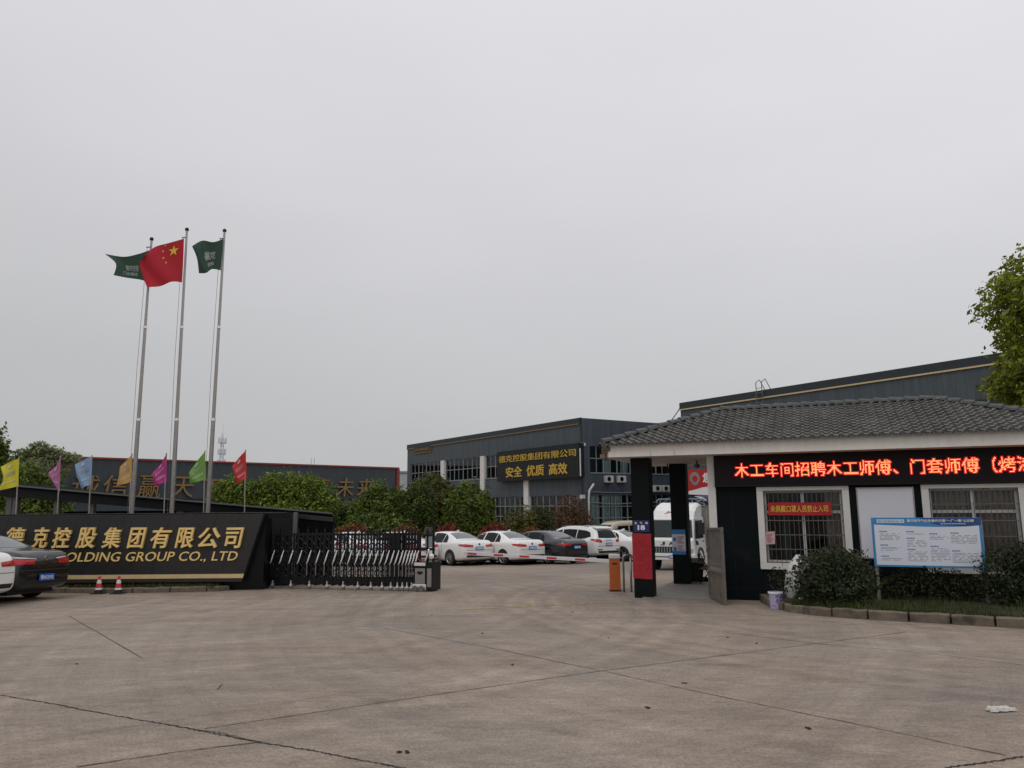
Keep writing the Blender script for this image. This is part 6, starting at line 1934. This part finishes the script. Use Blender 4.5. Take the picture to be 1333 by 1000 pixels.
# light truck with a covered bed
fpt = P(873, 735, 28.6)
hd_ = Vector((-.47, -.88, 0)).normalized()
ang = math.atan2(hd_.y, hd_.x)
ctr = Vector((fpt.x, 28.6, 0)) - hd_ * 2.4
MT = Matrix.Translation((ctr.x, ctr.y, gz(ctr.y))) @ Matrix.Rotation(ang, 4, 'Z')
tk = thing('truck', 'white light truck with blue tarpaulin bed seen between the porch pillars', 'truck', MT)
cab = MB(); hwT = .93
prof = [(.72, .52), (2.30, .52), (2.38, .62), (2.38, 1.16), (2.33, 1.22), (2.13, 1.95), (2.05, 2.0), (.78, 2.0), (.72, 1.92)]
vs = []; n_ = len(prof)
for s_ in (-1, 1):
    for (x, z) in prof: vs.append((x, s_ * (hwT - max(0, z - 1.2) * .10 - (.05 if x > 2.3 else 0)), z))
cab.add(vs, [tuple(range(n_)), tuple(range(2 * n_ - 1, n_ - 1, -1))] + [(i, (i + 1) % n_, n_ + (i + 1) % n_, n_ + i) for i in range(n_)])
cut = None
cbo = cab.build('cab', 'car_white', tk, bevel=.045)
bm = bmesh.new(); bm.from_mesh(cbo.data); bvt = BVHTree.FromBMesh(bm); bm.free()
g = MB(); lay(g, bvt, [(-.84, 1.25), (.84, 1.25)], [(-.78, 1.88), (.78, 1.88)], 0, 1, .006, 12, 6); g.build('windscreen', 'truck_glass', tk, fix=False)
g = MB(); lay(g, bvt, [(.98, 1.20), (2.14, 1.20)], [(.98, 1.86), (1.98, 1.86)], 1, 1, .006, 8, 5, True); g.build('side_glass', 'car_glass', tk, fix=False)
g = MB()
for y in (-.42, .32): g.bar((2.315, y - .22, 1.26), (2.31, y + .24, 1.32), .012, 6)
g.build('wiper', 'car_trim', tk)
g = MB(); lay(g, bvt, [(.90, .78), (.90 + .012, .78)], [(.90, 1.9), (.912, 1.9)], 1, 1, .004, 1, 6, True); lay(g, bvt, [(2.12, .78), (2.132, .78)], [(2.12, 1.2), (2.132, 1.2)], 1, 1, .004, 1, 4, True); g.build('panel_seam', 'seam', tk, fix=False)
for s_ in (-1, 1):
    h_ = MB(); lay(h_, bvt, [(1.02, 1.06), (1.18, 1.06)], [(1.02, 1.11), (1.18, 1.11)], 1, s_, .02, 3, 1); h_.build('door_handle', 'car_trim', tk, fix=False)
    h_ = MB(); lay(h_, bvt, [(1.75, .98), (2.1, .98)], [(1.80, 1.10), (2.14, 1.16)], 1, s_, .012, 5, 2); h_.build('door_vent', 'car_trim', tk, fix=False)
    h_ = MB().box(2.375, 2.405, min(s_ * .60, s_ * .86), max(s_ * .60, s_ * .86), .70, .86); h_.build('headlight', 'head_lamp', tk, bevel=.01)
    m_ = MB().box(2.12, 2.22, min(s_ * 1.02, s_ * 1.24), max(s_ * 1.02, s_ * 1.24), 1.36, 1.80); m_.bar((2.05, s_ * .88, 1.86), (2.17, s_ * 1.1, 1.78), .02, 6); m_.bar((2.1, s_ * .9, 1.25), (2.17, s_ * 1.1, 1.38), .02, 6)
    m_.build('mirror', 'car_trim', tk, bevel=.01)
g = MB()
g.box(2.372, 2.40, -.70, .70, .70, .92)
gro = g.build('grille', 'car_trim', tk)
g = MB()
for k in range(13): g.box(2.398, 2.412, -.62 + k * .103 - .018, -.62 + k * .103 + .018, .72, .90)
g.build('grille_bars', 'alu', gro)
bmp = MB().box(2.34, 2.50, -.94, .94, .44, .68).build('bumper', 'car_white', tk, bevel=.03)
MB().box(2.42, 2.51, -.90, .90, .545, .575).build('bumper_groove', 'car_trim', bmp)
pl_ = MB().box(2.502, 2.516, -.02, .42, .50, .62).build('number_plate', 'licence_blue', tk)
g = MB()
for k in range(6): g.box(2.515, 2.519, .01 + .068 * k, .01 + .068 * k + .045, .525, .595)
g.build('plate_lettering', 'white_print', pl_)
g = MB()
for c_, y in zip('JAC', (-.34 + .10, -.02, .34 - .02)):
    put_text(g, c_, -y - .09, -y + .09, .985, 1.10, lambda x, z, d: (2.382 + d, x, z), .02, bold=.01)
# read from the front: +x face, letters run from the truck's right to its left
g = MB()
for c_, y in zip('JAC', (-.36, -.04, .28)):
    put_text(g, c_, y, y + .17, .98, 1.10, lambda x, z, d: (2.382 + d, x, z), .02, bold=.01)
g.build('front_lettering', 'car_trim', tk)
df = MB()
pr2 = [(.78, 2.0), (1.96, 2.0), (1.80, 2.22), (1.50, 2.42), (1.05, 2.52), (.80, 2.52)]
n_ = len(pr2); vs = []
for yy in (-1, -.86, .86, 1):
    for (x, z) in pr2: vs.append((x - (0 if abs(yy) < .9 else .08), yy * .80, 2.0 + (z - 2.0) * (1 if abs(yy) < .9 else .82)))
df.add(vs, [tuple(range(n_)), tuple(range(4 * n_ - 1, 3 * n_ - 1, -1))] + [(k * n_ + i, k * n_ + (i + 1) % n_, (k + 1) * n_ + (i + 1) % n_, (k + 1) * n_ + i) for k in range(3) for i in range(n_)])
dfo = df.build('air_deflector', 'car_white', tk, bevel=.03)
bm = bmesh.new(); bm.from_mesh(dfo.data); bvd = BVHTree.FromBMesh(bm); bm.free()
g = MB()
def on_defl(x, z, d):
    h, nn, _, _ = bvd.ray_cast(Vector((4, x, z)), Vector((-1, 0, 0)))
    return (h.x + .008 if h else 1.9, x, z)
put_text(g, 'JAC', -.32, .28, 2.10, 2.22, on_defl, 0, bold=.02, shear=.4, res=2)
g.build('deflector_lettering', 'tail_red', dfo, fix=False)
MB().box(-2.4, 2.1, -.42, -.30, .50, .66).box(-2.4, 2.1, .30, .42, .50, .66).build('chassis', 'car_trim', tk)
ca_ = MB(); ca_.box(-2.5, .60, -.98, .98, .86, .94)
for s_ in (-1, 1): ca_.box(-2.5, .60, s_ * .98 - .02, s_ * .98 + .02, .94, 1.36)
ca_.box(.55, .60, -.98, .98, .94, 2.36); ca_.box(-2.5, -2.46, -.98, .98, .94, 1.36)
bed_ = ca_.build('cargo_bed', 'cargo_grey', tk)
rb2 = MB()
for s_ in (-1, 1):
    for k in range(9): rb2.box(-2.45 + .37 * k, -2.41 + .37 * k, s_ * 1.0 - .03, s_ * 1.0 + .03, .92, 2.40)
    for z in (1.36, 1.7, 2.05, 2.36): rb2.box(-2.5, .6, s_ * 1.0 - .018, s_ * 1.0 + .018, z, z + .05)
for k in range(8): rb2.box(.60, .625, -.95 + .27 * k, -.91 + .27 * k, .94, 2.36)
rb2.build('stake_sides', 'cargo_grey', tk)
rk = MB()
for y in (-.92, -.46, 0, .46, .92): rk.bar((.62, y, 2.36), (.62, y * .9, 2.68), .022, 6)
rk.bar((.62, -.92, 2.66), (.62, .92, 2.66), .026, 6); rk.bar((.62, -.96, 2.40), (.62, .96, 2.40), .026, 6)
rk.bar((.62, -.92, 2.42), (.62, -.5, 2.66), .018, 6); rk.bar((.62, .92, 2.42), (.62, .5, 2.66), .018, 6)
rk.bar((.62, -.92, 2.66), (1.3, -.80, 2.56), .02, 6); rk.bar((.62, .92, 2.66), (1.3, .80, 2.56), .02, 6)
rk.build('front_rack', 'alu', tk)
tp_ = MB()
tp_.grid(lambda a_, b_: (-2.55 + 3.05 * a_, 1.04 * math.sin((b_ - .5) * pi * .98) * (1 + .02 * math.sin(a_ * 30)), 2.36 + .46 * math.cos((b_ - .5) * pi * .98) ** .5 + .03 * math.sin(a_ * 17 + b_ * 6)), 26, 16)
for s_ in (-1, 1):
    tp_.grid(lambda a_, b_: (-2.55 + 3.05 * a_, s_ * (1.05 + .02 * math.sin(a_ * 25)), 2.40 - (.55 + .12 * math.sin(a_ * 7)) * b_), 26, 4)
tp_.grid(lambda a_, b_: (.5 + .01, -1.02 + 2.04 * a_, 2.30 + .52 * b_ * math.cos((a_ - .5) * pi * .9) ** .5), 14, 4)
tp_.build('tarpaulin', 'tarp_blue', tk, smooth=True, fix=False)
for x in (1.62, -1.55):
    for s_ in (-1, 1):
        Mw = Matrix.Translation((x, s_ * .80, .40)) @ Matrix.Rotation(-s_ * pi / 2, 4, 'X')
        w_ = MB().lathe([(.26, -.12), (.38, -.12), (.40, -.09), (.40, .09), (.38, .11), (.25, .10)], 26, Mw, cap=False).build('wheel', 'rubber', tk, smooth=True)
        MB().lathe([(.25, .10), (.22, .04), (.10, .03), (.09, .10), (0, .11)], 20, Mw, cap=False).build('rim', 'alu', w_)
        if x > 0:
            MB().tube([(x + .46 * math.cos(t), s_ * .93, .40 + .46 * math.sin(t)) for t in [k * pi / 8 for k in range(9)]], .03, 6).build('wheel_arch', 'car_trim', tk)
        else:
            MB().tube([(x + .46 * math.cos(t), s_ * .86, .40 + .46 * math.sin(t)) for t in [pi * .1 + k * pi * .8 / 8 for k in range(9)]], .035, 6).build('mudguard', 'car_trim', tk)
